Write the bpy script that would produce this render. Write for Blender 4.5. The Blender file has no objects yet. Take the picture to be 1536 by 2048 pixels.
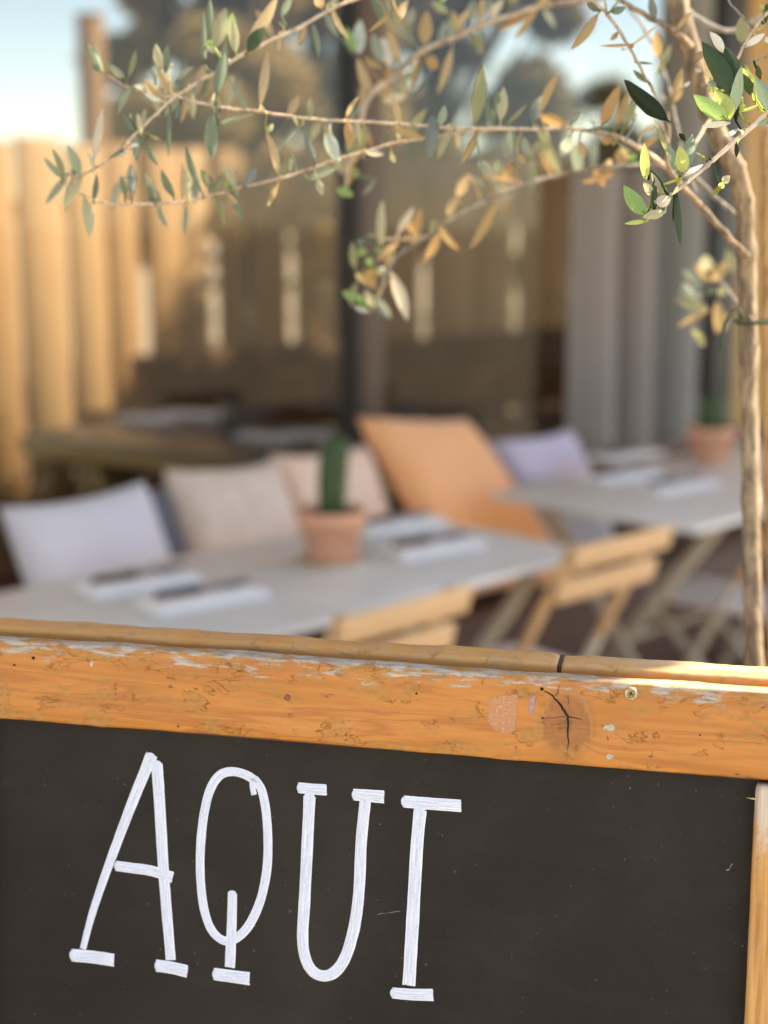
import bpy, bmesh, math, random
from mathutils import Vector, Matrix, noise
random.seed(7)
R = math.radians
scene = bpy.context.scene
C = scene.collection

# ------------------------------------------------------------ camera, world, sun, exposure
FPX = 2958.0                      # focal length in pixels of the 1536 x 2048 photograph
PITCH = R(11.36)
CAM = Vector((0, 0, 1.5))
cam_d = bpy.data.cameras.new('camera')
cam = bpy.data.objects.new('camera', cam_d); C.objects.link(cam)
cam.location = CAM
cam.rotation_euler = (math.pi/2 - PITCH, 0, 0)
cam_d.sensor_fit = 'VERTICAL'; cam_d.sensor_height = 36; cam_d.lens = 52
cam_d.clip_start = 0.05; cam_d.clip_end = 500
cam_d.dof.use_dof = True
cam_d.dof.focus_distance = 1.0
cam_d.dof.aperture_fstop = 52/1000/0.0160
cam_d.dof.aperture_blades = 0
scene.camera = cam

SUN = Vector((0.66, 0.22, 0.72)).normalized()
w = bpy.data.worlds.new('World'); scene.world = w; w.use_nodes = True
nt = w.node_tree; bg = nt.nodes['Background']
sky = nt.nodes.new('ShaderNodeTexSky'); sky.sky_type = 'NISHITA'; sky.sun_disc = False
sky.sun_elevation = math.asin(SUN.z); sky.sun_rotation = math.atan2(SUN.x, SUN.y)
sky.air_density = .75; sky.dust_density = .1; sky.ozone_density = 1.0
nt.links.new(sky.outputs[0], bg.inputs[0]); bg.inputs[1].default_value = 0.14
sd = bpy.data.lights.new('sun', 'SUN'); sd.energy = 5.0; sd.angle = R(0.6); sd.color = (1, .93, .8)
so = bpy.data.objects.new('sun', sd); C.objects.link(so)
so.rotation_euler = SUN.to_track_quat('Z', 'Y').to_euler(); so.location = (3, 1, 6)
vs = scene.view_settings
vs.view_transform = 'Standard'; vs.look = 'None'; vs.gamma = 1; vs.use_curve_mapping = False
vs.exposure = 1.78
vs.use_white_balance = True; vs.white_balance_temperature = 7900; vs.white_balance_tint = 10
scene.cycles.use_denoising = True
scene.cycles.max_bounces = 10; scene.cycles.transparent_max_bounces = 16
scene.cycles.sample_clamp_indirect = 6
scene.cycles.caustics_reflective = False; scene.cycles.caustics_refractive = False

# ------------------------------------------------------------ geometry helpers
FW = Vector((0, math.cos(PITCH), -math.sin(PITCH))); UP = Vector((0, math.sin(PITCH), math.cos(PITCH))); RT = Vector((1, 0, 0))
def ray(px, py): return RT*((px-768)/FPX) + UP*((1024-py)/FPX) + FW
def at(px, py, d): return CAM + ray(px, py)*d
def onz(px, py, z):
    r = ray(px, py); return CAM + r*((z-CAM.z)/r.z)
def onplane(px, py, p0, n):
    r = ray(px, py); return CAM + r*((p0-CAM).dot(n)/r.dot(n))
D = Vector((.7071, .7071, 0)); N = Vector((-.7071, .7071, 0))     # along the row of tables / towards the window
Z = Vector((0, 0, 1))
def dn(d, n, z=0): return D*d + N*n + Z*z
def onn(px, py, n):                                               # the point seen at a pixel on the vertical plane at row depth n
    return onplane(px, py, N*n, N)

def tagit(o, label=None, cat=None, group=None, kind=None):
    if label: o['label'] = label
    if cat: o['category'] = cat
    if group: o['group'] = group
    if kind: o['kind'] = kind
    return o
def empty(name, loc, rz=0, **k):
    o = bpy.data.objects.new(name, None); C.objects.link(o); o.location = loc; o.rotation_euler = (0, 0, rz)
    o.empty_display_size = .1
    return tagit(o, **k)
def link(name, me, mat=None, parent=None, mw=None):
    o = bpy.data.objects.new(name, me); C.objects.link(o)
    if mat is not None and not me.materials: me.materials.append(mat)
    if parent is not None: o.parent = parent
    if mw is not None: o.matrix_local = mw
    return o
class MB:
    def __init__(s): s.bm = bmesh.new()
    def add(s, vs, fs, smooth=False):
        v = [s.bm.verts.new(p) for p in vs]
        for f in fs:
            try: q = s.bm.faces.new([v[i] for i in f]); q.smooth = smooth
            except ValueError: pass
        return s
    def box(s, c, sz, rot=None, bev=0.0, seg=2):
        b = bmesh.new(); bmesh.ops.create_cube(b, size=1)
        for v in b.verts: v.co = Vector((v.co.x*sz[0], v.co.y*sz[1], v.co.z*sz[2]))
        if bev: bmesh.ops.bevel(b, geom=b.edges[:]+b.verts[:], offset=bev, segments=seg, affect='EDGES', profile=.5)
        m = (rot.to_4x4() if rot is not None else Matrix())
        for v in b.verts: v.co = (m @ v.co) + Vector(c)
        b.verts.index_update()
        s.add([v.co.copy() for v in b.verts], [[v.index for v in f.verts] for f in b.faces], bev > 0)
        b.free(); return s
    def bar(s, a, b, w_, t_, up=Z, bev=.002):
        a, b = Vector(a), Vector(b); x = (b-a); L = x.length; x = x/L
        y = up.cross(x)
        if y.length < 1e-4: y = Vector((0, 1, 0)).cross(x)
        y.normalize(); z = x.cross(y)
        m = Matrix((x, y, z)).transposed()
        return s.box((a+b)/2, (L, w_, t_), m, bev, 1)
    def tube(s, pts, rad, n=10, cap=True):
        pts = [Vector(p) for p in pts]; rings = []
        if not hasattr(rad, '__len__'): rad = [rad]*len(pts)
        ref = None
        for i, p in enumerate(pts):
            t = (pts[min(i+1, len(pts)-1)] - pts[max(i-1, 0)]).normalized()
            if ref is None: ref = t.orthogonal().normalized()
            ref = (ref - t*ref.dot(t)).normalized(); b = t.cross(ref)
            rings.append([p + (ref*math.cos(2*math.pi*k/n) + b*math.sin(2*math.pi*k/n))*rad[i] for k in range(n)])
        vs_ = [v for r_ in rings for v in r_]; fs = []
        for i in range(len(pts)-1):
            for k in range(n):
                k2 = (k+1) % n; fs.append((i*n+k, i*n+k2, (i+1)*n+k2, (i+1)*n+k))
        if cap: fs += [tuple(range(n-1, -1, -1)), tuple(range((len(pts)-1)*n, len(pts)*n))]
        return s.add(vs_, fs, True)
    def lathe(s, prof, n=40, c=(0, 0, 0)):
        c = Vector(c); vs_ = []; fs = []
        for r_, z in prof:
            for k in range(n):
                a = 2*math.pi*k/n; vs_.append(c + Vector((r_*math.cos(a), r_*math.sin(a), z)))
        for i in range(len(prof)-1):
            for k in range(n):
                k2 = (k+1) % n; fs.append((i*n+k, i*n+k2, (i+1)*n+k2, (i+1)*n+k))
        return s.add(vs_, fs, True)
    def mesh(s, name, smooth=False):
        me = bpy.data.meshes.new(name); bmesh.ops.recalc_face_normals(s.bm, faces=s.bm.faces[:])
        s.bm.to_mesh(me); s.bm.free(); return me
    def obj(s, name, mat=None, parent=None, mw=None): return link(name, s.mesh(name), mat, parent, mw)
def spline(pts, sub=8):
    out = []; n = len(pts)
    def g(i): return pts[max(0, min(n-1, i))]
    for i in range(n-1):
        a, b, c, d = g(i-1), g(i), g(i+1), g(i+2)
        for k in range(sub):
            t = k/sub
            out.append(tuple(.5*((2*b[j]) + (-a[j]+c[j])*t + (2*a[j]-5*b[j]+4*c[j]-d[j])*t*t + (-a[j]+3*b[j]-3*c[j]+d[j])*t**3) for j in range(len(b))))
    out.append(tuple(pts[-1])); return out

# ------------------------------------------------------------ material helpers
class M:
    def __init__(s, name, base=(.5, .5, .5), rough=.6, spec=.4, metal=0):
        s.m = bpy.data.materials.new(name); s.m.use_nodes = True; s.t = s.m.node_tree
        s.b = s.t.nodes['Principled BSDF']; s.out = s.t.nodes['Material Output']
        s.b.inputs['Base Color'].default_value = (*base, 1); s.b.inputs['Roughness'].default_value = rough
        s.b.inputs['Specular IOR Level'].default_value = spec; s.b.inputs['Metallic'].default_value = metal
        s._tc = None
    def n(s, t, **k):
        x = s.t.nodes.new(t)
        for a, b in k.items(): setattr(x, a, b)
        return x
    def l(s, a, b): s.t.links.new(a, b); return s
    def coord(s, kind='Object', scale=(1, 1, 1), loc=(0, 0, 0)):
        if s._tc is None: s._tc = s.n('ShaderNodeTexCoord')
        mp = s.n('ShaderNodeMapping'); mp.inputs['Scale'].default_value = scale; mp.inputs['Location'].default_value = loc
        s.l(s._tc.outputs[kind], mp.inputs[0]); return mp.outputs[0]
    def noise(s, vec, scale=5, detail=4, rough=.55, dist=0):
        x = s.n('ShaderNodeTexNoise'); x.inputs['Scale'].default_value = scale; x.inputs['Detail'].default_value = detail
        x.inputs['Roughness'].default_value = rough; x.inputs['Distortion'].default_value = dist
        s.l(vec, x.inputs['Vector']); return x.outputs['Fac']
    def ramp(s, fac, stops, interp='LINEAR'):
        x = s.n('ShaderNodeValToRGB'); x.color_ramp.interpolation = interp; e = x.color_ramp.elements
        while len(e) < len(stops): e.new(.5)
        for i, (p, c) in enumerate(stops):
            e[i].position = p; e[i].color = (*c, 1) if hasattr(c, '__len__') else (c, c, c, 1)
        s.l(fac, x.inputs[0]); return x.outputs[0]
    def math(s, op, a, b=None, clamp=False):
        x = s.n('ShaderNodeMath', operation=op); x.use_clamp = clamp
        for i, v in enumerate((a, b)):
            if v is None: continue
            if isinstance(v, (int, float)): x.inputs[i].default_value = v
            else: s.l(v, x.inputs[i])
        return x.outputs[0]
    def mix(s, fac, a, b, mode='MIX'):
        x = s.n('ShaderNodeMix', data_type='RGBA', blend_type=mode)
        for sock, v in ((x.inputs[0], fac), (x.inputs[6], a), (x.inputs[7], b)):
            if isinstance(v, (int, float)): sock.default_value = v
            elif hasattr(v, '__len__'): sock.default_value = (*v, 1)
            else: s.l(v, sock)
        return x.outputs[2]
    def sep(s, vec):
        x = s.n('ShaderNodeSeparateXYZ'); s.l(vec, x.inputs[0]); return x.outputs
    def col(s, c): s.l(c, s.b.inputs['Base Color']); return s
    def rough(s, c): s.l(c, s.b.inputs['Roughness']); return s
    def bump(s, h, strength=.3, dist=.001):
        x = s.n('ShaderNodeBump'); x.inputs['Strength'].default_value = strength; x.inputs['Distance'].default_value = dist
        s.l(h, x.inputs['Height']); s.l(x.outputs[0], s.b.inputs['Normal']); return s
def plain(name, base, rough=.6, var=.12, scale=12, spec=.4, bump=0, metal=0, stretch=(1, 1, 1)):
    m = M(name, base, rough, spec, metal); v = m.coord(scale=stretch)
    f = m.noise(v, scale, 5, .6)
    a = tuple(c*(1-var) for c in base); b = tuple(min(1, c*(1+var)) for c in base)
    m.col(m.ramp(f, [(.3, a), (.7, b)]))
    m.rough(m.ramp(f, [(.2, max(0, rough-.08)), (.8, min(1, rough+.08))]))
    if bump: m.bump(m.noise(v, scale*6, 4), .5, bump)
    return m.m
def wood(name, base, rough=.55, grain=(2, 40, 40), var=.25, scale=4):
    m = M(name, base, rough); v = m.coord(scale=grain)
    f = m.noise(v, scale, 6, .6, .4)
    m.col(m.ramp(f, [(.25, tuple(c*(1-var) for c in base)), (.55, base), (.8, tuple(min(1, c*(1+var)) for c in base))]))
    m.bump(f, .25, .001); return m.m

# ------------------------------------------------------------ materials
def rail_material(name, seed, top_grey=.0295, base=(.60, .245, .060), silv=1.0):
    m = M(name, base, .5, .35)
    v = m.coord(loc=(seed, 0, 0)); raw = m.coord()
    x, y, z = m.sep(raw)
    # knot: the grain bends round it
    kx, kz = .1245, -.0015
    dx = m.math('DIVIDE', m.math('SUBTRACT', x, kx), .018); dz = m.math('DIVIDE', m.math('SUBTRACT', z, kz), .023)
    r2 = m.math('ADD', m.math('MULTIPLY', dx, dx), m.math('MULTIPLY', dz, dz))
    kf = m.math('DIVIDE', 1.0, m.math('ADD', 1.0, m.math('MULTIPLY', r2, r2)))          # 1 in the knot, falls off outside
    grain_v = m.coord(scale=(3.0, 30, 46), loc=(seed, 0, 0))
    addv = m.n('ShaderNodeVectorMath', operation='ADD'); m.l(grain_v, addv.inputs[0])
    cmb = m.n('ShaderNodeCombineXYZ'); m.l(m.math('MULTIPLY', kf, m.math('MULTIPLY', dz, .9)), cmb.inputs[2]); m.l(cmb.outputs[0], addv.inputs[1])
    g1 = m.noise(addv.outputs[0], 1.1, 5, .55, .9)
    g2 = m.noise(m.coord(scale=(14, 90, 190), loc=(seed*2, 0, 0)), 1.6, 6, .65, .4)
    base_c = m.ramp(g1, [(.28, (.33, .11, .022)), (.42, (.50, .185, .038)), (.52, (.58, .228, .050)), (.58, (.44, .15, .033)), (.62, (.56, .21, .046)), (.74, (.60, .26, .066))])
    base_c = m.mix(m.math('MULTIPLY', m.math('SUBTRACT', g2, .45, True), 1.3), base_c, (.38, .125, .035))
    if seed: base_c = m.mix(.6, base_c, (.80, .38, .11))
    # worn patches where the varnish lifted: more of them near both edges
    pn = m.noise(m.coord(scale=(22, 25, 50), loc=(seed*3, 1, 0)), 1.6, 9, .66, .5)
    edge = m.math('MULTIPLY', m.math('ABSOLUTE', z), 1/.030)
    edge = m.math('ADD', m.math('POWER', edge, 3.0), m.math('MULTIPLY', m.math('SUBTRACT', z, .008, True), 38))
    pm = m.math('ADD', pn, m.math('MULTIPLY', edge, .10 if seed == 0 else .01))
    patch = m.ramp(pm, [(.54, 0), (.63, 1)])
    fine = m.noise(m.coord(scale=(60, 60, 110), loc=(seed, 5, 0)), 2.2, 8, .7)
    patch_c = m.ramp(fine, [(.3, (.22, .11, .030)), (.5, (.40, .21, .06)), (.7, (.52, .31, .11))])
    c = m.mix(m.math('MULTIPLY', patch, .60 if seed == 0 else .2), base_c, patch_c)
    # thin dark cracks that run round the patches
    dist = m.math('ABSOLUTE', m.math('SUBTRACT', pm, .555))
    line = m.ramp(dist, [(.0, 1), (.011, 0)])
    gate = m.ramp(m.noise(m.coord(scale=(40, 40, 60), loc=(seed, 9, 3)), 1.3, 3), [(.50, 0), (.64, 1)])
    line = m.math('MULTIPLY', line, gate)
    c = m.mix(m.math('MULTIPLY', line, .42 if seed == 0 else .1), c, (.14, .065, .026))
    # small dark specks
    sp = m.ramp(m.noise(m.coord(scale=(90, 90, 150), loc=(seed, 4, 4)), 1.2, 2), [(.72, 0), (.75, 1)])
    c = m.mix(m.math('MULTIPLY', sp, .8), c, (.09, .045, .02))
    # silver bare fibres along the upper edge
    topm = m.math('ADD', m.math('MULTIPLY', m.math('SUBTRACT', z, top_grey-.0115), 70), m.math('MULTIPLY', m.math('SUBTRACT', m.noise(m.coord(scale=(26, 26, 120), loc=(seed, 2, 0)), 1.5, 8, .7), .52), 7.0))
    topm = m.math('MULTIPLY', m.ramp(topm, [(.30, 0), (.62, 1)]), .85*silv)
    silver = m.ramp(m.noise(m.coord(scale=(30, 120, 260)), 1.5, 6, .7), [(.35, (.18, .15, .12)), (.5, (.44, .39, .33)), (.68, (.64, .60, .53))])
    c = m.mix(topm, c, silver)
    # top face weathered pale, with sunlight painted in paler towards the right end
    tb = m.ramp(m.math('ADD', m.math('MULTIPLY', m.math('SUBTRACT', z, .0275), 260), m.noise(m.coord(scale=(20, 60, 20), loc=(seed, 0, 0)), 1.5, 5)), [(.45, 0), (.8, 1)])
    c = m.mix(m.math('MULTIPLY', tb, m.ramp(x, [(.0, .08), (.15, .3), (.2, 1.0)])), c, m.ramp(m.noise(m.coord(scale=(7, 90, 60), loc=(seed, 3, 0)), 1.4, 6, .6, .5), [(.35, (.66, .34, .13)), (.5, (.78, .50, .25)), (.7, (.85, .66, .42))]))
    # the knot itself
    ring = m.noise(m.coord(scale=(60, 60, 40)), 1.4, 5, .6, .8)
    kin = m.ramp(kf, [(.35, 0), (.55, .9), (.97, 1)])
    kc = m.ramp(m.math('ADD', m.math('MULTIPLY', r2, .35), m.math('MULTIPLY', ring, .6)), [(.22, (.15, .055, .024)), (.38, (.27, .10, .040)), (.50, (.20, .075, .03)), (.62, (.40, .19, .062)), (.72, (.28, .12, .036)), (.9, (.50, .19, .045))])
    if seed == 0: c = m.mix(m.math('MULTIPLY', kin, .6), c, kc)
    m.col(c)
    h = m.math('ADD', m.math('MULTIPLY', patch, -.35), m.math('ADD', m.math('MULTIPLY', line, -1.0), m.math('ADD', m.math('MULTIPLY', g2, .35), m.math('MULTIPLY', m.math('MULTIPLY', fine, patch), .8))))
    m.bump(h, .7, .0009)
    m.rough(m.math('ADD', m.math('MULTIPLY', patch, .25), m.math('ADD', .36, m.math('MULTIPLY', topm, .3))))
    return m.m
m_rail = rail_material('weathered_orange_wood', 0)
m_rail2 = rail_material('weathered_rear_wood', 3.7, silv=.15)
def stile_material():
    m = M('split_grey_orange_wood', (.5, .25, .08), .6, .3)
    g = m.noise(m.coord(scale=(150, 60, 5)), 1.2, 7, .62, .8)
    c = m.ramp(g, [(.25, (.26, .11, .035)), (.45, (.55, .27, .085)), (.6, (.64, .36, .13)), (.75, (.50, .22, .06))])
    b = m.noise(m.coord(scale=(16, 10, 9), loc=(2, 0, 0)), 1.6, 8, .65, .6)
    sil = m.ramp(m.noise(m.coord(scale=(260, 60, 9)), 1.2, 6, .7), [(.32, (.20, .14, .11)), (.5, (.55, .45, .36)), (.7, (.72, .64, .54))])
    x, y, z = m.sep(m.coord())
    bias = m.math('MULTIPLY', m.math('SUBTRACT', -.262, x), -1.0)
    zz = m.math('MULTIPLY', m.math('ADD', z, .10), 1.1)
    msk = m.ramp(m.math('ADD', b, zz), [(.50, 0), (.58, 1)])
    m.col(m.mix(m.math('MULTIPLY', msk, .9), c, sil))
    m.bump(m.math('ADD', g, m.math('MULTIPLY', msk, -.3)), .8, .0012); return m.m
m_stile = stile_material()
def board_material():
    m = M('chalkboard_paint', (.05, .04, .034), .8, .12)
    f = m.noise(m.coord(scale=(1, 1, 1)), 5.5, 6, .6, .4)
    c = m.ramp(f, [(.3, (.020, .0165, .0145)), (.5, (.028, .023, .020)), (.7, (.040, .033, .028))])
    f2 = m.noise(m.coord(scale=(6, 1, 30), loc=(1, 1, 1)), 2, 5, .6)
    c = m.mix(m.math('MULTIPLY', m.math('SUBTRACT', f2, .5, True), .22), c, (.10, .09, .085))
    sp = m.ramp(m.noise(m.coord(), 420, 2, .5), [(.755, 0), (.78, 1)])
    c = m.mix(m.math('MULTIPLY', sp, .45), c, (.3, .28, .26))
    ed = m.n('ShaderNodeTexVoronoi'); ed.inputs['Scale'].default_value = 23; m.l(m.coord(), ed.inputs['Vector'])
    dot = m.ramp(ed.outputs['Distance'], [(.018, 1), (.032, 0)])
    c = m.mix(m.math('MULTIPLY', dot, .12), c, (.45, .42, .40))
    m.col(c); m.bump(m.noise(m.coord(), 900, 3), .25, .0003)
    m.rough(m.ramp(f, [(.3, .7), (.7, .85)])); return m.m
m_board = board_material()
def paint_material():
    m = M('white_marker_paint', (.8, .82, .86), .5, .35)
    s = m.noise(m.coord('UV', scale=(.7, 9, 1)), 1.0, 6, .7, .1)
    s2 = m.noise(m.coord('UV', scale=(5, 5, 1)), 1.3, 4, .6)
    u, v_, _ = m.sep(m.coord('UV'))
    rim = m.ramp(m.math('ABSOLUTE', v_), [(.72, 0), (.93, 1)])
    t = m.math('ADD', m.math('MULTIPLY', m.math('SUBTRACT', s, .5), 2.3), m.math('ADD', m.math('MULTIPLY', m.math('SUBTRACT', s2, .5), .7), .52))
    c = m.ramp(t, [(.12, (.36, .40, .52)), (.38, (.54, .59, .72)), (.6, (.68, .72, .84)), (.85, (.84, .86, .94))])
    c = m.mix(m.math('MULTIPLY', rim, .6), c, (.90, .90, .94))
    m.col(c); m.bump(s, .4, .0003); return m.m
m_paint = paint_material()
m_dark = plain('dark_groove', (.012, .007, .004), .9, .2)
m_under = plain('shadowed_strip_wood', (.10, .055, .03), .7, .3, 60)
m_screw = plain('tarnished_brass', (.50, .38, .20), .4, .5, 500, metal=.5)
def tape_material():
    m = M('sticker_residue', (.72, .42, .30), .45, .4)
    f = m.noise(m.coord(scale=(300, 10, 420)), 1.6, 4, .7)
    m.col(m.ramp(f, [(.4, (.66, .30, .14)), (.56, (.72, .38, .23)), (.66, (.85, .66, .52))])); m.bump(f, .5, .0003)
    m.b.inputs['Alpha'].default_value = .55; return m.m
m_tape = tape_material()
m_violet = plain('violet_ink_stain', (.52, .36, .42), .6, .3, 300)
m_violet.node_tree.nodes['Principled BSDF'].inputs['Alpha'].default_value = .55

# ------------------------------------------------------------ leaf materials
def leaf_material(name, c, back=None, rim=None, rib=None, trans=.35, rough=.42, speck=False):
    back = back or tuple(.5*a+.5*b for a, b in zip(c, (.42, .45, .36)))
    m = M(name, c, rough+.08, .15)
    u, v_, _ = m.sep(m.coord('UV'))
    f = m.noise(m.coord('UV', scale=(1, 4, 1)), 3.0, 5, .6, .3)
    cc = m.ramp(f, [(.3, tuple(x*.75 for x in c)), (.5, c), (.72, tuple(min(1, x*1.22) for x in c))])
    if rib: cc = m.mix(m.math('MULTIPLY', m.ramp(m.math('ABSOLUTE', u), [(.05, 1), (.12, 0)]), .85), cc, rib)
    if rim: cc = m.mix(m.ramp(m.math('ABSOLUTE', u), [(.76, 0), (.88, 1)]), cc, rim)
    if speck:
        sp = m.ramp(m.noise(m.coord('UV', scale=(12, 34, 1)), 1.2, 3, .6), [(.665, 0), (.70, 1)])
        cc = m.mix(m.math('MULTIPLY', sp, .7), cc, (.5, .55, .4))
    bcol = m.ramp(f, [(.3, tuple(x*.85 for x in back)), (.7, tuple(min(1, x*1.1) for x in back))])
    g = m.n('ShaderNodeNewGeometry')
    cc = m.mix(g.outputs['Backfacing'], cc, bcol)
    m.col(cc); m.bump(f, .2, .0004)
    tr = m.n('ShaderNodeBsdfTranslucent'); m.l(cc, tr.inputs[0])
    mx = m.n('ShaderNodeMixShader'); mx.inputs[0].default_value = trans
    m.l(m.b.outputs[0], mx.inputs[1]); m.l(tr.outputs[0], mx.inputs[2]); m.l(mx.outputs[0], m.out.inputs['Surface'])
    return m.m
PR = (.72, .74, .45)
LM = {
 'pg': leaf_material('leaf_pale_green', (.42, .50, .24), trans=.4, rim=(.6, .66, .4)),
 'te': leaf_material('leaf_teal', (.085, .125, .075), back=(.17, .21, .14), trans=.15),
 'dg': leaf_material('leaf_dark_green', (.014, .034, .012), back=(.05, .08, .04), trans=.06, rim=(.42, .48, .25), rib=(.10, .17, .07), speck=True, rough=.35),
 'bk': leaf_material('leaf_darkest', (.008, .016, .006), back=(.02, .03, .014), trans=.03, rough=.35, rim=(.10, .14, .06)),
 'sg': leaf_material('leaf_sage', (.24, .30, .20), trans=.3),
 'py': leaf_material('leaf_pale_yellow', (.62, .54, .27), trans=.4),
 'tn': leaf_material('leaf_tan', (.52, .37, .18), back=(.56, .42, .24), trans=.35, rib=(.66, .50, .28)),
 'oc': leaf_material('leaf_ochre', (.50, .34, .14), back=(.52, .37, .18), trans=.4, rib=(.6, .44, .22)),
 'or': leaf_material('leaf_orange', (.54, .32, .13), back=(.55, .35, .16), trans=.4),
 'cr': leaf_material('leaf_cream', (.68, .57, .40), back=(.72, .62, .46), trans=.35),
 'wh': leaf_material('leaf_white', (.82, .78, .68), back=(.82, .78, .68), trans=.3),
 'aq': leaf_material('leaf_pale_aqua', (.50, .57, .46), back=(.52, .58, .48), trans=.3),
 'gr': leaf_material('leaf_bright_green', (.16, .38, .07), back=(.3, .46, .16), trans=.35, rim=PR, rib=(.45, .60, .25)),
 'gg': leaf_material('leaf_grey_green', (.14, .22, .13), back=(.25, .32, .22), trans=.2, rim=(.50, .58, .32), rib=(.25, .34, .2)),
 'li': leaf_material('leaf_lime', (.50, .58, .12), back=(.56, .62, .2), trans=.45, rim=(.75, .78, .35)),
 'bg': leaf_material('leaf_blue_grey', (.15, .17, .15), back=(.20, .22, .19), trans=.15),
 'ol': leaf_material('leaf_olive', (.30, .30, .12), back=(.34, .34, .18), trans=.35),
}
def bark(name, a, b, c_, sc=60):
    m = M(name, b, .7, .25); f = m.noise(m.coord(scale=(1, 1, .6)), sc, 7, .65, .4)
    f2 = m.noise(m.coord(scale=(1, 1, .25)), 14, 4, .6)
    cc = m.ramp(f, [(.3, a), (.5, b), (.72, c_)])
    cc = m.mix(m.math('MULTIPLY', m.math('SUBTRACT', f2, .5, True), 1.6), cc, (.20, .17, .12))
    st = m.noise(m.coord(scale=(1, 1, .12)), 130, 5, .6, .6); cc = m.mix(m.ramp(st, [(.40, .7), (.52, 0)]), cc, tuple(q*.55 for q in a))
    m.col(cc); m.bump(m.math('ADD', f, m.math('MULTIPLY', st, 1.4)), .8, .0022); return m.m
m_bark = bark('bark_warm_brown', (.16, .115, .075), (.34, .24, .15), (.50, .38, .25), 75)
m_twig = bark('twig_pinkish_tan', (.44, .32, .22), (.61, .48, .35), (.74, .61, .47), 90)
m_twig2 = bark('twig_pale_sunlit', (.55, .40, .30), (.74, .58, .46), (.82, .70, .58), 110)
m_twigg = bark('twig_grey', (.22, .20, .17), (.36, .33, .29), (.46, .43, .38), 90)
m_green_twig = plain('green_petiole', (.50, .52, .20), .6, .15, 80)

# ================================================================ SETTING
def sheet(name, pts, z, mat, kind='structure'):
    o = MB().add([Vector((p[0], p[1], z)) for p in pts], [tuple(range(len(pts)))]).obj(name, mat); return tagit(o, kind=kind)
gm = M('pale_dry_ground', (.42, .36, .27), .9, .2); gf = gm.noise(gm.coord(), 1.2, 8, .65); gf2 = gm.noise(gm.coord(), 30, 5, .7)
gm.col(gm.mix(.4, gm.ramp(gf, [(.3, (.34, .28, .19)), (.7, (.50, .44, .34))]), gm.ramp(gf2, [(.3, (.25, .20, .14)), (.7, (.56, .5, .4))]))); gm.bump(gf2, .5, .01)
sheet('ground', [(-150, -60), (150, -60), (150, 240), (-150, 240)], 0, gm.m)
dm = M('dark_terrace_boards', (.06, .03, .02), .6, .3); dmf = dm.noise(dm.coord(scale=(1, 14, 1)), 3, 6, .6)
dm.col(dm.ramp(dmf, [(.3, (.035, .016, .010)), (.7, (.085, .042, .026))])); dm.bump(dmf, .3, .002)
a_, b_, c_, d_ = dn(-4, .2), dn(14, .2), dn(14, 3.2), dn(-4, 3.2)
sheet('terrace_floor', [a_, b_, c_, d_], .004, dm.m)
a_, b_, c_, d_ = dn(-4, 3.205), dn(14, 3.205), dn(14, 5.05), dn(-4, 5.05)
sheet('inner_floor', [a_, b_, c_, d_], .004, plain('pale_inner_floor', (.34, .29, .22), .7, .12, 3))  # inner floor added, kept pale to bounce light behind the glass

# slatted wooden fence beyond the glass (row depth 5.2), boards of unequal width
m_fence = wood('fence_larch', (.62, .42, .24), .7, (30, 30, 2.0), .22, 1.3)
m_fence2 = wood('fence_larch_darker', (.55, .35, .185), .7, (30, 30, 2.0), .25, 1.3)
FN = 5.25
fz = 1.5 + 0.0
def fence_s(px): return onn(px, 430, FN).dot(D)
fence = empty('slatted_fence', dn(fence_s(150), FN), label='sunlit orange fence of upright wooden boards with narrow gaps, beyond the glass', cat='fence')
gaps = [-330, -240, -150, -60, 35, 135, 215, 295, 365, 435, 505, 590, 660, 758, 855, 948, 1040, 1150, 1235, 1330, 1450, 1580, 1700]
inv = fence.matrix_basis.inverted()
fmesh = {}
rf = random.Random(3)
for i in range(len(gaps)-1):
    s0, s1 = fence_s(gaps[i]), fence_s(gaps[i+1]); gp = .016 if gaps[i+1] < 250 else .056 if gaps[i+1] not in (215, 365, 758, 948) else .006
    s1 -= gp
    top = 1.79 + rf.uniform(-.015, .015)
    bot = .06
    key = round(s1-s0, 3)
    me = MB().box((0, 0, (top+bot)/2), (s1-s0, .016, top-bot), bev=.003, seg=1).mesh('board')
    o = link('board', me, m_fence if rf.random() < .65 else m_fence2, fence)
    o.location = (D*((s0+s1)/2) + N*(FN+rf.uniform(-.004, .004))) - fence.location; o.rotation_euler = (0, 0, R(45))
for zz in (.35, 1.52):
    o = MB().box((0, 0, 0), (fence_s(1700)-fence_s(-330), .04, .09), bev=.003, seg=1).obj('rail', m_fence2, fence)
    o.location = D*((fence_s(1700)+fence_s(-330))/2) + N*(FN+.031) + Z*zz - fence.location; o.rotation_euler = (0, 0, R(45))
# tall post that rises above the fence
p = onn(186, 200, FN+.11); pw = .085
m_post = wood('post_brown', (.42, .27, .15), .7, (30, 30, 2), .25, 1.5)
post = empty('wooden_post', (p.x, p.y, 0), R(45), label='tall square brown wooden post rising above the fence at the left', cat='post')
ph_ = onn(186, 36, FN+.11).z
MB().box((0, 0, ph_/2), (pw, pw, ph_), bev=.006).obj('shaft', m_post, post)
MB().box((0, 0, ph_+.008), (pw+.008, pw+.008, .015), bev=.003).obj('cap', m_post, post)

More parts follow.
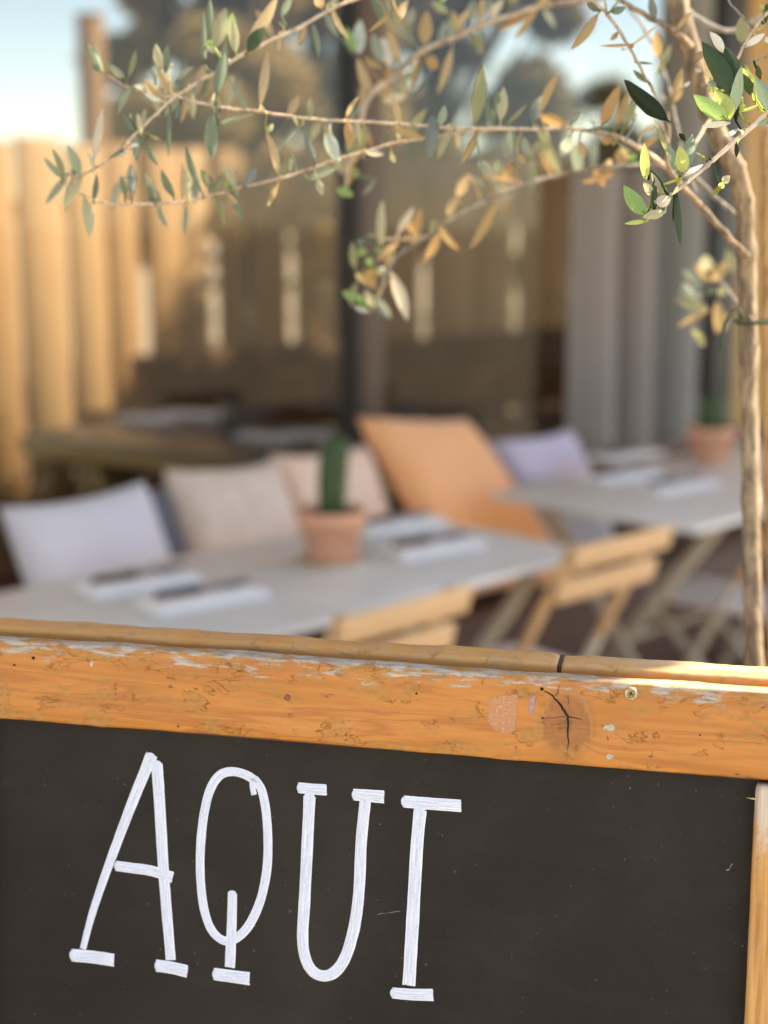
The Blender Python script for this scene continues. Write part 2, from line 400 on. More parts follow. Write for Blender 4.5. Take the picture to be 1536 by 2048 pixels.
# trees beyond the fence
def leaf_cloud(mb, c, r, n, size, rnd, cover=None):
    for _ in range(n):
        while True:
            q = Vector((rnd.uniform(-1, 1), rnd.uniform(-1, 1), rnd.uniform(-1, 1)))
            if q.length < 1: break
        if q.length < .3: q *= 1.6
        p_ = Vector((c[0]+q.x*r[0], c[1]+q.y*r[1], c[2]+q.z*r[2]))
        a = Vector((rnd.gauss(0, 1), rnd.gauss(0, 1), rnd.gauss(0, .8))).normalized(); b = a.orthogonal().normalized()
        b = (Matrix.Rotation(rnd.uniform(0, 6.3), 3, a) @ b); L = size*rnd.uniform(.6, 1.3)
        mb.add([p_-a*L, p_+b*L*.34, p_+a*L, p_-b*L*.34], [(0, 1, 2, 3)])
def far_tree(px, dist, h, spread, n, name, label, col, seed, size=.05, clumps=26, lower=.45):
    rnd = random.Random(seed); base = at(px, 428, dist); base.z = 0
    t = empty(name, base, label=label, cat='tree', group='trees beyond the fence')
    mb = MB(); mb.tube([(0, 0, 0), (.05, .03, h*.3), (-.03, .05, h*.55), (.02, 0, h*.8)], [.11, .085, .06, .025], 10).obj('trunk', m_barkdark, t)
    f = MB(); lim = MB()
    for k in range(clumps):
        an = rnd.uniform(0, 6.28); rr = rnd.uniform(.15, 1)**.6*spread; hz = h*(lower + (1-lower)*rnd.random()); rr *= math.sqrt(max(.15, 1-((hz/h-.68)/.42)**2))
        c = Vector((rr*math.cos(an), rr*math.sin(an), hz)); s_ = rnd.uniform(.28, .55)*spread*.55
        leaf_cloud(f, c, (s_, s_, s_*.75), n, size, rnd)
        lim.tube([(0, 0, h*.3+.3*(hz-h*.3)), c*.5+Vector((0, 0, hz*.3)), c], [.035, .02, .008], 6, False)
    f.obj('crown', leaf_far[col], t); lim.obj('limb', m_barkdark, t)
m_barkdark = bark('bark_far', (.08, .055, .035), (.14, .10, .065), (.20, .15, .10), 20)
leaf_far = {k: leaf_material('far_leaf_'+k, c, back=c, trans=.45) for k, c in {'a': (.56, .45, .23), 'b': (.28, .235, .12), 'c': (.26, .26, .20)}.items()}
far_tree(490, 9.0, 3.75, 1.05, 620, 'olive_green_tree', 'bushy yellow green tree with speckled crown beyond the fence, left of the dark window post', 'a', 11, .058, 48, .33)
far_tree(880, 11.5, 4.4, 1.02, 650, 'dense_tree', 'dark brown green rounded tree beyond the fence, right of the dark window post', 'b', 12, .075, 44, .30)
far_tree(650, 13.5, 4.6, 1.35, 500, 'dense_tree', 'mid green tree farthest back, straddling the dark window post', 'a', 13, .085, 40, .35)
far_tree(1150, 17, 2.9, 1.3, 400, 'grey_green_shrub', 'low grey green bushy tree behind the fence beside the grey curtains', 'c', 14, .09, 30, .3)

# unseen tree, added to shade the right part of the fence
tt = at(1750, 428, 9.3); tt.z = 0
big = empty('added_shade_tree', tt, label='unseen tree added at the right to shade the fence', cat='tree')
cw = MB(); cwr = random.Random(8)
for k in range(90):
    dd_, nn_ = cwr.uniform(5.75, 11.5), cwr.uniform(3.3, 5.1)
    if dd_ < 6.25 and cwr.random() < .45: continue
    c_ = dn(dd_, nn_, 3.9+cwr.uniform(-.35, .35)); leaf_cloud(cw, c_, (.34, .34, .16), 230, .06, cwr)
for v in cw.bm.verts: v.co -= tt
cw.obj('crown', leaf_far['b'], big)
tm = MB(); tm.tube([(0, 0, 0), (-.05, 0, 1.5), (-.2, -.1, 2.9)], [.16, .13, .10], 12)
for dd_, nn_ in ((6.6, 4.1), (7.8, 3.6), (9, 4.6), (10.5, 4), (11, 4.8), (8, 4.7)):
    e_ = dn(dd_, nn_, 3.95)-tt; tm.tube([(-.2, -.1, 2.8), (e_*.5+Vector((0, 0, 1.5)))*1.0 if False else Vector((e_.x*.5, e_.y*.5, 3.6)), e_], [.07, .045, .015], 8)
tm.obj('trunk', m_barkdark, big)
hb = MB(); hr = random.Random(4)
for k in range(26):
    q_ = dn(fence_s(-300)+k*.42, FN+1.5+hr.uniform(-.4, .8), hr.uniform(.3, .9)); leaf_cloud(hb, q_, (.4, .35, .45), 90, .05, hr)
tagit(hb.obj('hedge', leaf_far['c']), kind='stuff')
# ================================================================ GLASS PAVILION
m_frame = wood('brown_window_frame', (.085, .048, .030), .5, (30, 30, 3), .2, 1)
m_black = plain('black_seal', (.018, .017, .018), .5, .2)
gl = M('tinted_window_glass', (.5, .5, .5)); gl.t.nodes.remove(gl.b)
tr = gl.n('ShaderNodeBsdfTransparent'); tr.inputs[0].default_value = (.655, .635, .60, 1)
gs = gl.n('ShaderNodeBsdfGlossy'); gs.inputs['Roughness'].default_value = .01; gs.inputs[0].default_value = (.9, .9, .9, 1)
fr = gl.n('ShaderNodeFresnel'); fr.inputs[0].default_value = 1.45
mx = gl.n('ShaderNodeMixShader'); ge = gl.n('ShaderNodeNewGeometry'); gl.l(gl.math('MULTIPLY', gl.math('MULTIPLY', fr.outputs[0], .6), gl.math('SUBTRACT', 1.0, ge.outputs['Backfacing'])), mx.inputs[0]); gl.l(tr.outputs[0], mx.inputs[1]); gl.l(gs.outputs[0], mx.inputs[2]); gl.l(mx.outputs[0], gl.out.inputs[0])
GN = 3.22
def gs_(px): return onn(px, 600, GN).dot(D)
pav = empty('glass_pavilion', dn(gs_(718), GN), R(45), label='glass walled restaurant front with dark brown window posts and an overhang added for shade', cat='building')
def pav_box(name, s0, s1, n0, n1, z0, z1, mat, bev=.004):
    o = MB().box(((s0+s1)/2-gs_(718), (n0+n1)/2-GN, (z0+z1)/2), (s1-s0, n1-n0, z1-z0), bev=bev).obj(name, mat, pav); return o
sL, m0, m1, sR = -1.2, gs_(694), gs_(747), gs_(1400)
pav_box('window_post', m0+.012, m1, GN-.05, GN+.05, .06, 2.86, m_frame)
pav_box('post_seal', m0, m0+.011, GN-.045, GN+.045, .06, 2.86, m_black, .001)
for s0, s1 in ((sL, m0), (m1, sR)):
    o = pav_box('pane', s0, s1, GN-.003, GN+.003, .10, 2.82, gl.m, 0)
for s0, s1 in ((sL, m0-.001), (m1+.001, sR-.001)):
    pav_box('sill', s0, s1, GN-.04, GN+.04, .05, .0995, m_frame); pav_box('head_rail', s0, s1, GN-.04, GN+.04, 2.8205, 2.86, m_frame)
pav_box('corner_post', sR, gs_(1448), GN-.06, GN+.06, .03, 2.86, m_black)
m_ochre = wood('ochre_wall_boards', (.46, .28, .10), .65, (30, 30, 2), .15, 1)
s = gs_(1448)
for k in range(9):
    pav_box('cladding_board', s+.004, s+.196, GN-.02, GN+.02, .03, 2.86, m_ochre, .003); s += .2
m_shade_roof = plain('shade_roof_plaster', (.80, .74, .63), .8, .1)
pav_box('shade_roof', -4, 14, .72, 4.1, 2.87, 3.02, m_shade_roof)  # unseen overhang, added and sized to keep the sun off the terrace
# pleated curtains inside the glass
CN = GN-.11
def cs_(px): return onn(px, 600, CN).dot(D)
def curtain(s0, s1, z0, z1, label, mat, ph):
    root = empty('curtain', dn((s0+s1)/2, CN), R(45), label=label, cat='curtain', group='grey curtains at the window')
    nx, nz = 150, 24; vs_ = []; fs = []
    Ls = s1-s0
    for j in range(nz+1):
        for i in range(nx+1):
            u = i/nx*Ls - Ls/2; zz = z0+(z1-z0)*j/nz
            y = .058*math.sin(u*2*math.pi/.27+ph+.8*math.sin(u*6+ph)) + .012*noise.noise((u*6+ph, zz*1.1, 0))
            vs_.append(Vector((u+.022*math.cos(u*2*math.pi/.27+ph), y, zz)))
    for j in range(nz):
        for i in range(nx):
            a = j*(nx+1)+i; fs.append((a, a+1, a+nx+2, a+nx+1))
    MB().add(vs_, fs, True).obj('cloth', mat, root)
    MB().tube([(-Ls/2-.03, 0, z1+.012), (Ls/2+.03, 0, z1+.012)], .009, 10).obj('rod', m_black, root)
m_cur1 = plain('taupe_curtain', (.25, .215, .195), .85, .08, 30, bump=.0006)
m_cur2 = plain('grey_curtain', (.215, .21, .195), .85, .08, 30, bump=.0006)
zt = onn(1225, 335, CN).z
curtain(cs_(1168), cs_(1284), .68, zt, 'shorter taupe pleated curtain hanging at the window, left of the grey one', m_cur1, .3)
curtain(cs_(1289), cs_(1384), .68, 2.78, 'full height grey pleated curtain beside the black corner post', m_cur2, 1.7)

# ================================================================ FURNITURE
m_wood = wood('chair_oak', (.74, .47, .25), .5, (3, 40, 40), .16, 1.5)
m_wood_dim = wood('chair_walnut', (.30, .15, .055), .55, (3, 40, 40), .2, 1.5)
m_metal = plain('beige_painted_metal', (.50, .41, .30), .5, .08)
m_seat = plain('chair_seat_taupe', (.80, .69, .60), .55, .08)
def chair_parts(root, mwood, mmetal, mseat):
    W = .30
    for sx in (-1, 1):
        MB().bar((sx*W/2*.94, -.228, .815), (sx*W/2*.94, -.079, .536), .016, .026, Vector((1, 0, 0))).obj('back_post', mwood, root)
        MB().bar((sx*W/2*.94, -.0785, .535), (sx*W/2*.94, .20, .0), .016, .030, Vector((1, 0, 0))).obj('leg', mmetal, root)
        MB().bar((sx*W/2*.80, .19, .43), (sx*W/2*.80, -.25, .0), .016, .028, Vector((1, 0, 0))).obj('leg', mmetal, root)
    rot = Matrix.Rotation(R(14), 3, 'X')
    for zc, yy in ((.795, -.237), (.715, -.195)):
        MB().box((0, yy-.012, zc), (W+.035, .014, .054), rot, bev=.003).obj('back_slat', mwood, root)
    for k in range(6):
        MB().box((0, -.155+k*.064, .452), (W*.93, .052, .016), bev=.004).obj('seat_slat', mseat, root)
    MB().bar((-W/2*.9, .185, .43), (W/2*.9, .185, .43), .02, .02).obj('stretcher', mmetal, root)
    MB().bar((-W/2*.9, -.20, .05), (W/2*.9, -.20, .05), .016, .016).obj('stretcher', mmetal, root)
def copy_tree(o, parent=None):
    c = o.copy(); C.objects.link(c); c.parent = parent
    for ch in o.children: copy_tree(ch, c)
    return c
def chair_at(root, back_px, z=.80, yaw=R(45)):
    p = onz(back_px[0], back_px[1], z)          # middle of the top back slat
    f = Vector((-math.sin(yaw), math.cos(yaw), 0))
    q = p + f*.235; root.location = (q.x, q.y, 0); root.rotation_euler = (0, 0, yaw)
CG = 'folding chairs at the terrace tables'
ch1 = empty('folding_chair', (0, 0, 0), label='wooden slatted folding chair at the left table, its back cut off by the sign rail', cat='chair', group=CG)
chair_parts(ch1, m_wood, m_metal, m_seat)
chair_at(ch1, (802, 1226), .795, R(45))
ch2 = copy_tree(ch1); ch2['label'] = 'wooden slatted folding chair at the right corner of the left table, whole back visible'
chair_at(ch2, (1236, 1093), .795, R(43))
ch3 = copy_tree(ch1); ch3['label'] = 'folding chair at the far right table, only its pale seat and crossed legs show'
q = onz(1452, 1196, .45); ch3.location = (q.x+.02, q.y, 0); ch3.rotation_euler = (0, 0, R(50))

m_top = M('pale_grey_tabletop', (.56, .56, .55), .38, .45); tf = m_top.noise(m_top.coord(), 9, 5)
m_top.col(m_top.ramp(tf, [(.3, (.70, .68, .65)), (.7, (.78, .76, .73))])); m_top = m_top.m
TZ = .75
cr = onz(1183, 1101, TZ)       # right front corner of the left table
def table(name, corner, L, Wd, label, left=True):
    root = empty(name, (corner - D*L/2 + N*Wd/2).to_tuple()[:2] + (0,), R(45), label=label, cat='table', group='pale tables in a row')
    MB().box((0, 0, TZ-.009), (L, Wd, .018), bev=.004).obj('tabletop', m_top, root)
    for sx in (-1, 1):
        x0 = sx*(L/2-.16)
        MB().bar((x0, -Wd/2+.05, 0), (x0, Wd/2-.05, TZ-.03), .034, .016, Vector((1, 0, 0))).obj('leg', m_metal, root)
        MB().bar((x0+.02, Wd/2-.05, 0), (x0+.02, -Wd/2+.05, TZ-.03), .034, .016, Vector((1, 0, 0))).obj('leg', m_metal, root)
        MB().bar((x0+.01, -Wd/2+.04, TZ-.025), (x0+.01, Wd/2-.04, TZ-.025), .03, .012).obj('apron', m_metal, root)
    MB().bar((-L/2+.16, 0, .36), (L/2-.16, 0, .36), .016, .016).obj('stretcher', m_metal, root)
    return root
T1L = 1.55
table('folding_table', cr, T1L, .62, 'pale grey table in front of the cushions, holding the pot with the tall green cactus')
c2 = onz(1392, 1056, TZ)
table('folding_table', c2 + D*1.3, 1.3, .66, 'pale grey table at the right edge behind the stake, holding the second clay pot')

# pots, cacti and saucer
m_terra = plain('terracotta', (.66, .33, .21), .75, .14, 25, bump=.0008)
m_soil = plain('potting_soil', (.035, .022, .015), .95, .3, 90, bump=.003)
m_saucer = plain('cream_saucer', (.68, .60, .46), .5, .06)
def cactus_material():
    m = M('cactus_skin', (.06, .12, .04), .5, .35); f = m.noise(m.coord(), 30, 5)
    m.col(m.ramp(f, [(.3, (.022, .048, .016)), (.7, (.050, .09, .032))])); return m.m
m_cactus = cactus_material()
def potted(px, py, z, r, h, label, ch, cr_, lean, saucer):
    p = onz(px, py, z); root = empty('potted_cactus', p, label=label, cat='potted plant', group='clay pots on the tables')
    z0 = .001
    if saucer: MB().lathe([(0, .0), (r*.98, .0), (r*1.12, .012), (r*1.09, .013), (r*.95, .005), (0, .005)], 40).obj('saucer', m_saucer, root); z0 = .0055
    t = .008
    MB().lathe([(0, z0), (r*.70, z0), (r*.73, z0+.004), (r*.90, z0+h*.70), (r*1.0, z0+h*.71), (r*1.03, z0+h*.985), (r*1.01, z0+h), (r*.93, z0+h), (r*.90, z0+h*.8), (0, z0+h*.8)], 48).obj('pot', m_terra, root)
    MB().lathe([(0, z0+h*.9), (r*.5, z0+h*.905), (r*.905, z0+h*.88), (r*.9, z0+h*.82)], 32).obj('soil', m_soil, root)
    pts = []; n = 14; ribs = 9
    vs_, fs = [], []
    nr = ribs*4
    for i in range(n+1):
        u = i/n; zz = z0+h*.89+ch*u
        rad = cr_*(.86+.14*math.sin(u*3)) * (1 if u < .86 else math.sqrt(max(.02, 1-((u-.86)/.145)**2)))
        for k in range(nr):
            a = 2*math.pi*k/nr; rr = rad*(1+.13*math.cos(a*ribs)); vs_.append(Vector((rr*math.cos(a)+lean*u*u, rr*math.sin(a), zz)))
    for i in range(n):
        for k in range(nr):
            k2 = (k+1) % nr; fs.append((i*nr+k, i*nr+k2, (i+1)*nr+k2, (i+1)*nr+k))
    fs.append(tuple(range(n*nr, (n+1)*nr)))
    body = MB().add(vs_, fs, True).obj('cactus', m_cactus, root)
    sp = MB(); rnd = random.Random(5)
    for i in range(1, n):
        for k in range(ribs):
            a = 2*math.pi*k/ribs; rad = cr_*1.1; c = Vector((rad*math.cos(a)+lean*(i/n)**2, rad*math.sin(a), z0+h*.89+ch*i/n))
            for _ in range(3):
                dd = Vector((math.cos(a), math.sin(a), 0))+Vector((rnd.uniform(-.6, .6), rnd.uniform(-.6, .6), rnd.uniform(-.4, .7)))
                e = c+dd*.008; q_ = dd.orthogonal().normalized()*.0005; sp.add([c-q_, c+q_, e], [(0, 1, 2)])
    o = sp.obj('spines', m_saucer, body); o['kind'] = 'stuff'
potted(664, 1128, TZ, .074, .118, 'clay pot with a single tall green cactus on a cream saucer, on the left table', .175, .029, .010, True)
potted(1420, 925, TZ, .074, .112, 'clay pot with a short dark cactus on the right table, beside the stake', .105, .040, .0, False)

# napkins with cutlery
m_nap = plain('white_napkin', (.95, .93, .93), .8, .03, 40, bump=.0006)
m_steel = plain('brushed_steel', (.30, .30, .33), .35, .1, 60, metal=.85)
m_handle = plain('dark_handle', (.07, .05, .045), .5, .2)
def napkin_mesh():
    b = MB(); L, W_, H_ = .25, .115, .0056
    for k in range(3):
        nx, ny = 18, 8; vs_, fs = [], []
        for j in range(ny+1):
            for i in range(nx+1):
                x = (i/nx-.5)*L*(1-.02*k); y = (j/ny-.5)*W_*(1-.03*k)
                z = H_*(k+1) - (.0035 if i in (0, nx) or j in (0, ny) else 0) + .0012*noise.noise((x*30, y*30, k*3))
                vs_.append(Vector((x, y, z)))
        for j in range(ny):
            for i in range(nx):
                a = j*(nx+1)+i; fs.append((a, a+1, a+nx+2, a+nx+1))
        base = len(vs_); 
        ring = [i for i in range(nx+1)]+[(j+1)*(nx+1)-1 for j in range(1, ny+1)]+[ny*(nx+1)+i for i in range(nx-1, -1, -1)]+[j*(nx+1) for j in range(ny-1, 0, -1)]
        for r_ in ring: vs_.append(Vector((vs_[r_].x*1.012, vs_[r_].y*1.03, H_*k+.0005)))
        m_ = len(ring)
        for q_ in range(m_): fs.append((ring[q_], ring[(q_+1) % m_], base+(q_+1) % m_, base+q_))
        b.add(vs_, fs, True)
    return b.mesh('napkin')
nap_me = napkin_mesh(); nap_me.materials.append(m_nap)
def knife_mesh():
    b = MB(); b.box((-.055, 0, .005), (.100, .018, .010), bev=.003); return b.mesh('knife_handle')
def blade_mesh():
    b = MB(); pr = [(-.008, -.006), (.09, -.009), (.108, -.004), (.112, .004), (.1, .006), (-.008, .006)]
    vs_ = [Vector((x, y, z)) for z in (.003, .0045) for x, y in pr]; n = len(pr)
    b.add(vs_, [tuple(range(n)), tuple(range(n, 2*n))]+[(i, (i+1) % n, n+(i+1) % n, n+i) for i in range(n)]); return b.mesh('blade')
def fork_mesh():
    b = MB()
    for k in range(4): b.bar((.065, -.009+k*.006, .006), (.108, -.0085+k*.0057, .008), .0026, .0018, bev=0)
    b.box((.054, 0, .0055), (.024, .022, .002), bev=.0008); b.bar((-.01, 0, .004), (.043, 0, .005), .006, .003, bev=.001); return b.mesh('tines')
kh, kb, ft = knife_mesh(), blade_mesh(), fork_mesh()
kh.materials.append(m_handle); kb.materials.append(m_steel); ft.materials.append(m_steel)
def setting(px, py, where, yaw=R(38), z=TZ):
    p = onz(px, py, z)
    nroot = link('napkin', nap_me); nroot.location = (p.x, p.y, z+.0005); nroot.rotation_euler = (0, 0, yaw)
    tagit(nroot, 'folded white napkin ' + where, 'napkin', 'white napkins laid on the tables')
    ax = Vector((math.cos(yaw), math.sin(yaw), 0)); sd_ = Vector((-ax.y, ax.x, 0))
    k = empty('knife', p+sd_*.030+ax*.02+Z*.0175, yaw+R(3), label='knife with dark handle on the napkin ' + where, cat='knife', group='knives on the napkins')
    link('handle', kh, None, k); link('blade', kb, None, k)
    f = empty('fork', p+sd_*.004+ax*.005+Z*.0175, yaw-R(4), label='fork on the napkin ' + where, cat='fork', group='forks on the napkins')
    link('handle', kh, None, f); link('tines', ft, None, f)
setting(277, 1172, 'nearest the pale lavender cushion')
setting(405, 1203, 'at the table front, left of the cactus pot')
setting(862, 1101, 'at the table front, right of the cactus pot')
setting(790, 1055, 'behind the cactus pot, below orange cushion')
setting(1240, 957, 'of the right table nearest the lilac cushion')
setting(1352, 978, 'just before the right table clay pot')
setting(1255, 915, 'farthest back, by the curtains')

# bench
m_bench = wood('bench_dark_red_wood', (.10, .042, .026), .55, (3, 40, 40), .25, 1.5)
bench = empty('window_bench', dn(3.6, 2.85), R(45), label='long dark wooden bench under the window, hidden behind the cushions', cat='bench')
BL = 8.4
for k in range(5): MB().box((0, -.27+k*.11, .43), (BL, .10, .03), bev=.004).obj('seat_slat', m_bench, bench)
for k in range(3): MB().box((0, .275+.005*k, .48+k*.075), (BL, .02, .065), bev=.004).obj('back_slat', m_bench, bench)
for k in range(8):
    x0 = -BL/2+.2+k*(BL-.4)/7
    MB().box((x0, -.22, .207), (.06, .06, .414), bev=.004).obj('leg', m_bench, bench); MB().box((x0, .31, .32), (.05, .035, .64), bev=.004).obj('leg', m_bench, bench)
pnl = MB().box((0, -.245, .22), (BL-.5, .018, .36), bev=.003).obj('front_panel', m_bench, bench)

# cushions
def cushion_mesh(W_, H_, T_, seed, puff=1.0, flare=0):
    n = 26; vs_, fs = [], []; idx = {}
    for side in (1, -1):
        for j in range(n+1):
            for i in range(n+1):
                u, v = i/n*2-1, j/n*2-1
                if side == -1 and (i in (0, n) or j in (0, n)): idx[(side, i, j)] = idx[(1, i, j)]; continue
                pin = 1-.07*(1-abs(v)**2.0)*(abs(u)**4)-0*v
                pin2 = 1-.09*(1-abs(u)**2.0)*(abs(v)**4)
                x = u*W_/2*pin*(1+flare*(-v)); z = v*H_/2*pin2 + H_/2
                th = T_/2*((1-u**4)*(1-v**4))**.5*puff + .006*noise.noise((u*2.2+seed, v*2.2, side))*((1-u*u)*(1-v*v))
                idx[(side, i, j)] = len(vs_); vs_.append(Vector((x, -side*th, z)))
    for side in (1, -1):
        for j in range(n):
            for i in range(n):
                f = [idx[(side, i, j)], idx[(side, i+1, j)], idx[(side, i+1, j+1)], idx[(side, i, j+1)]]
                fs.append(tuple(f if side == 1 else f[::-1]))
    return MB().add(vs_, fs, True)
def fabric(name, c, pattern=None):
    m = M(name, c, .9, .15); v = m.coord(); wv = m.noise(m.coord(scale=(1, 1, 1)), 500, 2)
    if pattern:
        f = m.noise(v, 26, 3, .6, 1.2); cc = m.ramp(f, [(.42, c), (.5, pattern), (.58, c)])
    else:
        f = m.noise(v, 5, 4); cc = m.ramp(f, [(.3, tuple(x*.93 for x in c)), (.7, tuple(min(1, x*1.05) for x in c))])
    m.col(cc); m.bump(wv, .3, .0006); m.b.inputs['Sheen Weight'].default_value = .3; return m.m
CUG = 'cushions leaning along the bench'
def cushion(tl, tr, n_top, H_, lean, mat, label, seed, T_=.14, name='cushion', flare=0, wk=1.06, drop=.0, roll=0):
    A, B = onn(*tl, n_top), onn(*tr, n_top); X = (B-A); W_ = X.length*wk; X.normalize()
    X.z += 0; back = N
    upv = (Z*math.cos(lean) + back*math.sin(lean)); upv = (upv - X*upv.dot(X)).normalized()
    Y = upv.cross(X).normalized()          # points away from viewer
    mid = (A+B)/2; base = mid - upv*(H_*.97) - Z*drop
    m4 = Matrix((X, Y, upv)).transposed().to_4x4(); m4.translation = base
    o = cushion_mesh(W_, H_, T_, seed, flare=flare).obj(name, mat); o.matrix_world = m4
    return tagit(o, label, 'cushion', CUG)
cushion((8, 1022), (283, 972), 2.98, .45, R(28), fabric('lavender_white_fabric', (.66, .63, .69)), 'pale lavender white cushion at the left end of the bench', 1)
cushion((255, 985), (352, 965), 3.06, .40, R(30), fabric('slate_fabric', (.20, .20, .24)), 'narrow slate grey cushion wedged between the lavender and the patterned one', 2, .12)
cushion((335, 945), (548, 930), 2.99, .45, R(28), fabric('cream_patterned_fabric', (.74, .60, .51), (.58, .45, .38)), 'cream cushion with a faint grey brown pattern, left of the cactus', 3)
cushion((545, 916), (728, 898), 3.00, .45, R(26), fabric('peach_fabric', (.78, .56, .44)), 'pale peach cushion directly behind the cactus', 4)
cushion((722, 842), (930, 846), 3.04, .66, R(47), fabric('orange_fabric', (.94, .46, .22)), 'big bright orange cushion leaning far back beside the window post', 5, .13, wk=1.10, flare=.05)
cushion((985, 885), (1135, 865), 3.02, .42, R(30), fabric('lilac_fabric', (.56, .52, .66)), 'lilac cushion at the right, behind the right table', 6)
q = cushion((1010, 960), (1135, 945), 2.93, .40, R(40), fabric('blue_grey_fabric', (.40, .40, .50)), 'blue grey cushion low on the bench between the two tables', 7, .12)

# ---------- things seen dimly through the glass
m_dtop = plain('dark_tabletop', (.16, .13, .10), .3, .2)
m_edge = wood('yellow_wood_edge', (.40, .25, .09), .5, (3, 40, 40), .2, 1.5)
A = onz(40, 868, TZ); B = onz(640, 933, TZ); ax = (B-A).normalized(); yaw = math.atan2(ax.y, ax.x); L = (B-A).length+.35
side = Vector((-ax.y, ax.x, 0)); mid = A + ax*L/2 + side*.36
it = empty('dining_table', (mid.x, mid.y, 0), yaw, label='dark topped long table with a yellow wood edge, behind the window glass', cat='table')
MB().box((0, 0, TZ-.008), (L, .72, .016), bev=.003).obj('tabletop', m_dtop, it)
MB().box((0, -.35, TZ-.045), (L, .02, .055), bev=.003).obj('apron', m_edge, it); MB().box((0, .35, TZ-.045), (L, .02, .055), bev=.003).obj('apron', m_edge, it)
for sx in (-.6, .38):
    MB().bar((sx*L/2, -.3, 0), (sx*L/2, .3, TZ-.07), .05, .03, Vector((1, 0, 0))).obj('leg', m_edge, it); MB().bar((sx*L/2+.035, .3, 0), (sx*L/2+.035, -.3, TZ-.07), .05, .03, Vector((1, 0, 0))).obj('leg', m_edge, it)
    MB().bar((sx*L/2-.25, -.33, 0), (sx*L/2, -.33, TZ-.07), .04, .03, Vector((0, 1, 0))).obj('leg', m_edge, it); MB().bar((sx*L/2+.25, -.33, 0), (sx*L/2, -.33, TZ-.07), .04, .03, Vector((0, 1, 0))).obj('leg', m_edge, it)
for px, py, wh in ((300, 842, 'on the dark indoor table, at its left'), (385, 833, 'on the dark indoor table, second from its left'), (540, 880, 'on the dark indoor table, at its near right edge'), (635, 876, 'on the dark indoor table, beside the window post')):
    p = onz(px, py, TZ); o = link('napkin', nap_me); o.location = (p.x, p.y, TZ+.0005); o.rotation_euler = (0, 0, yaw+R(rf.uniform(-6, 6))); tagit(o, 'folded white napkin ' + wh, 'napkin', 'white napkins laid on the tables')
def tumbler(px, py):
    p = onz(px, py, TZ); m = MB().lathe([(0, 0), (.026, 0), (.036, .12), (.033, .12), (.024, .006), (0, .006)], 24)
    o = m.obj('water_glass', m_tumbler); o.location = p; tagit(o, 'clear water glass standing on the dark indoor table, between its napkins', 'glass')
mg = M('clear_drinking_glass', (.9, .95, .95), .05, .5); mg.b.inputs['Transmission Weight'].default_value = .9; m_tumbler = mg.m
tumbler(458, 868)
ICG = 'wooden chairs behind the glass'
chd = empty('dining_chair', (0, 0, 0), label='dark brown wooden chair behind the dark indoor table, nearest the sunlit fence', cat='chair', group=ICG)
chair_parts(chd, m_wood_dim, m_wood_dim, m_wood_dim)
for i, (px, py, z_, yw, lab) in enumerate(((300, 735, .8, 200, None), (420, 745, .8, 190, 'brown wooden chair behind the dark indoor table, second from the sunlit fence'), (560, 750, .8, 185, 'brown wooden chair behind the dark indoor table, left of the window post'),
        (830, 760, .8, 20, 'brown wooden chair behind the right pane, next to the window post'), (950, 745, .8, 60, 'brown wooden chair in the middle of the right pane'), (1080, 745, .8, 10, 'brown wooden chair behind the right pane, beside the curtains'))):
    o = chd if i == 0 else copy_tree(chd)
    if lab: o['label'] = lab
    chair_at(o, (px, py), z_, R(yw))
m_red = plain('brick_red_upholstery', (.15, .08, .045), .8, .2)
def banquette(px0, px1, ztop, nn, label):
    s0, s1 = onn(px0, 600, nn).dot(D), onn(px1, 600, nn).dot(D)
    r_ = empty('banquette', dn((s0+s1)/2, nn), R(45), label=label, cat='sofa', group='dark sofas in front of the fence')
    n_ = max(1, round((s1-s0)/.6)); wd = (s1-s0)/n_
    for k in range(n_):
        x0 = -(s1-s0)/2+wd*(k+.5)
        MB().box((x0, .05, ztop-.20), (wd-.012, .12, .40), Matrix.Rotation(R(-8), 3, 'X'), bev=.03, seg=3).obj('backrest', m_red, r_); MB().box((x0, -.22, .40), (wd-.012, .5, .14), bev=.03, seg=3).obj('seat', m_red, r_)
    MB().box((0, -.2, .165), (s1-s0, .5, .32), bev=.01).obj('base', m_bench, r_)
banquette(285, 690, .93, 5.02, 'dark red brown sofa in front of the fence, left of the window post')
banquette(760, 1170, .90, 5.02, 'dark red brown sofa in front of the fence, right of the window post')

# ================================================================ CHALKBOARD SIGN
YAW, TILT = R(-13), R(6)
P0 = at(768, 1330, 1.0)                                   # a point on the front rail's upper front edge
Hx = Vector((math.cos(YAW), math.sin(YAW), 0))
nf = Vector((math.sin(YAW), -math.cos(YAW), 0))           # horizontal, towards the viewer
Su = Vector((0, 0, 1))*math.cos(TILT) - nf*math.sin(TILT) # up the board
Nb = (nf*math.cos(TILT) + Z*math.sin(TILT))               # board normal towards the viewer
RW = .0585; RT_ = .016
org = P0 - Su*(RW/2)                                      # rail centre line, on its front face
base = org - Su*(org.z/Su.z); root_loc = Vector((base.x, base.y, 0))
sign = empty('chalkboard_sign', root_loc, YAW, label='orange framed chalkboard easel sign with white painted letters in the foreground', cat='sign')
FR = Matrix((Hx, -Nb, Su)).transposed().to_4x4(); FR.translation = org
inv = (Matrix.Translation(root_loc) @ Matrix.Rotation(YAW, 4, 'Z')).inverted()
LF = inv @ FR                                             # local frame: x along rail, y into the board, z up the board
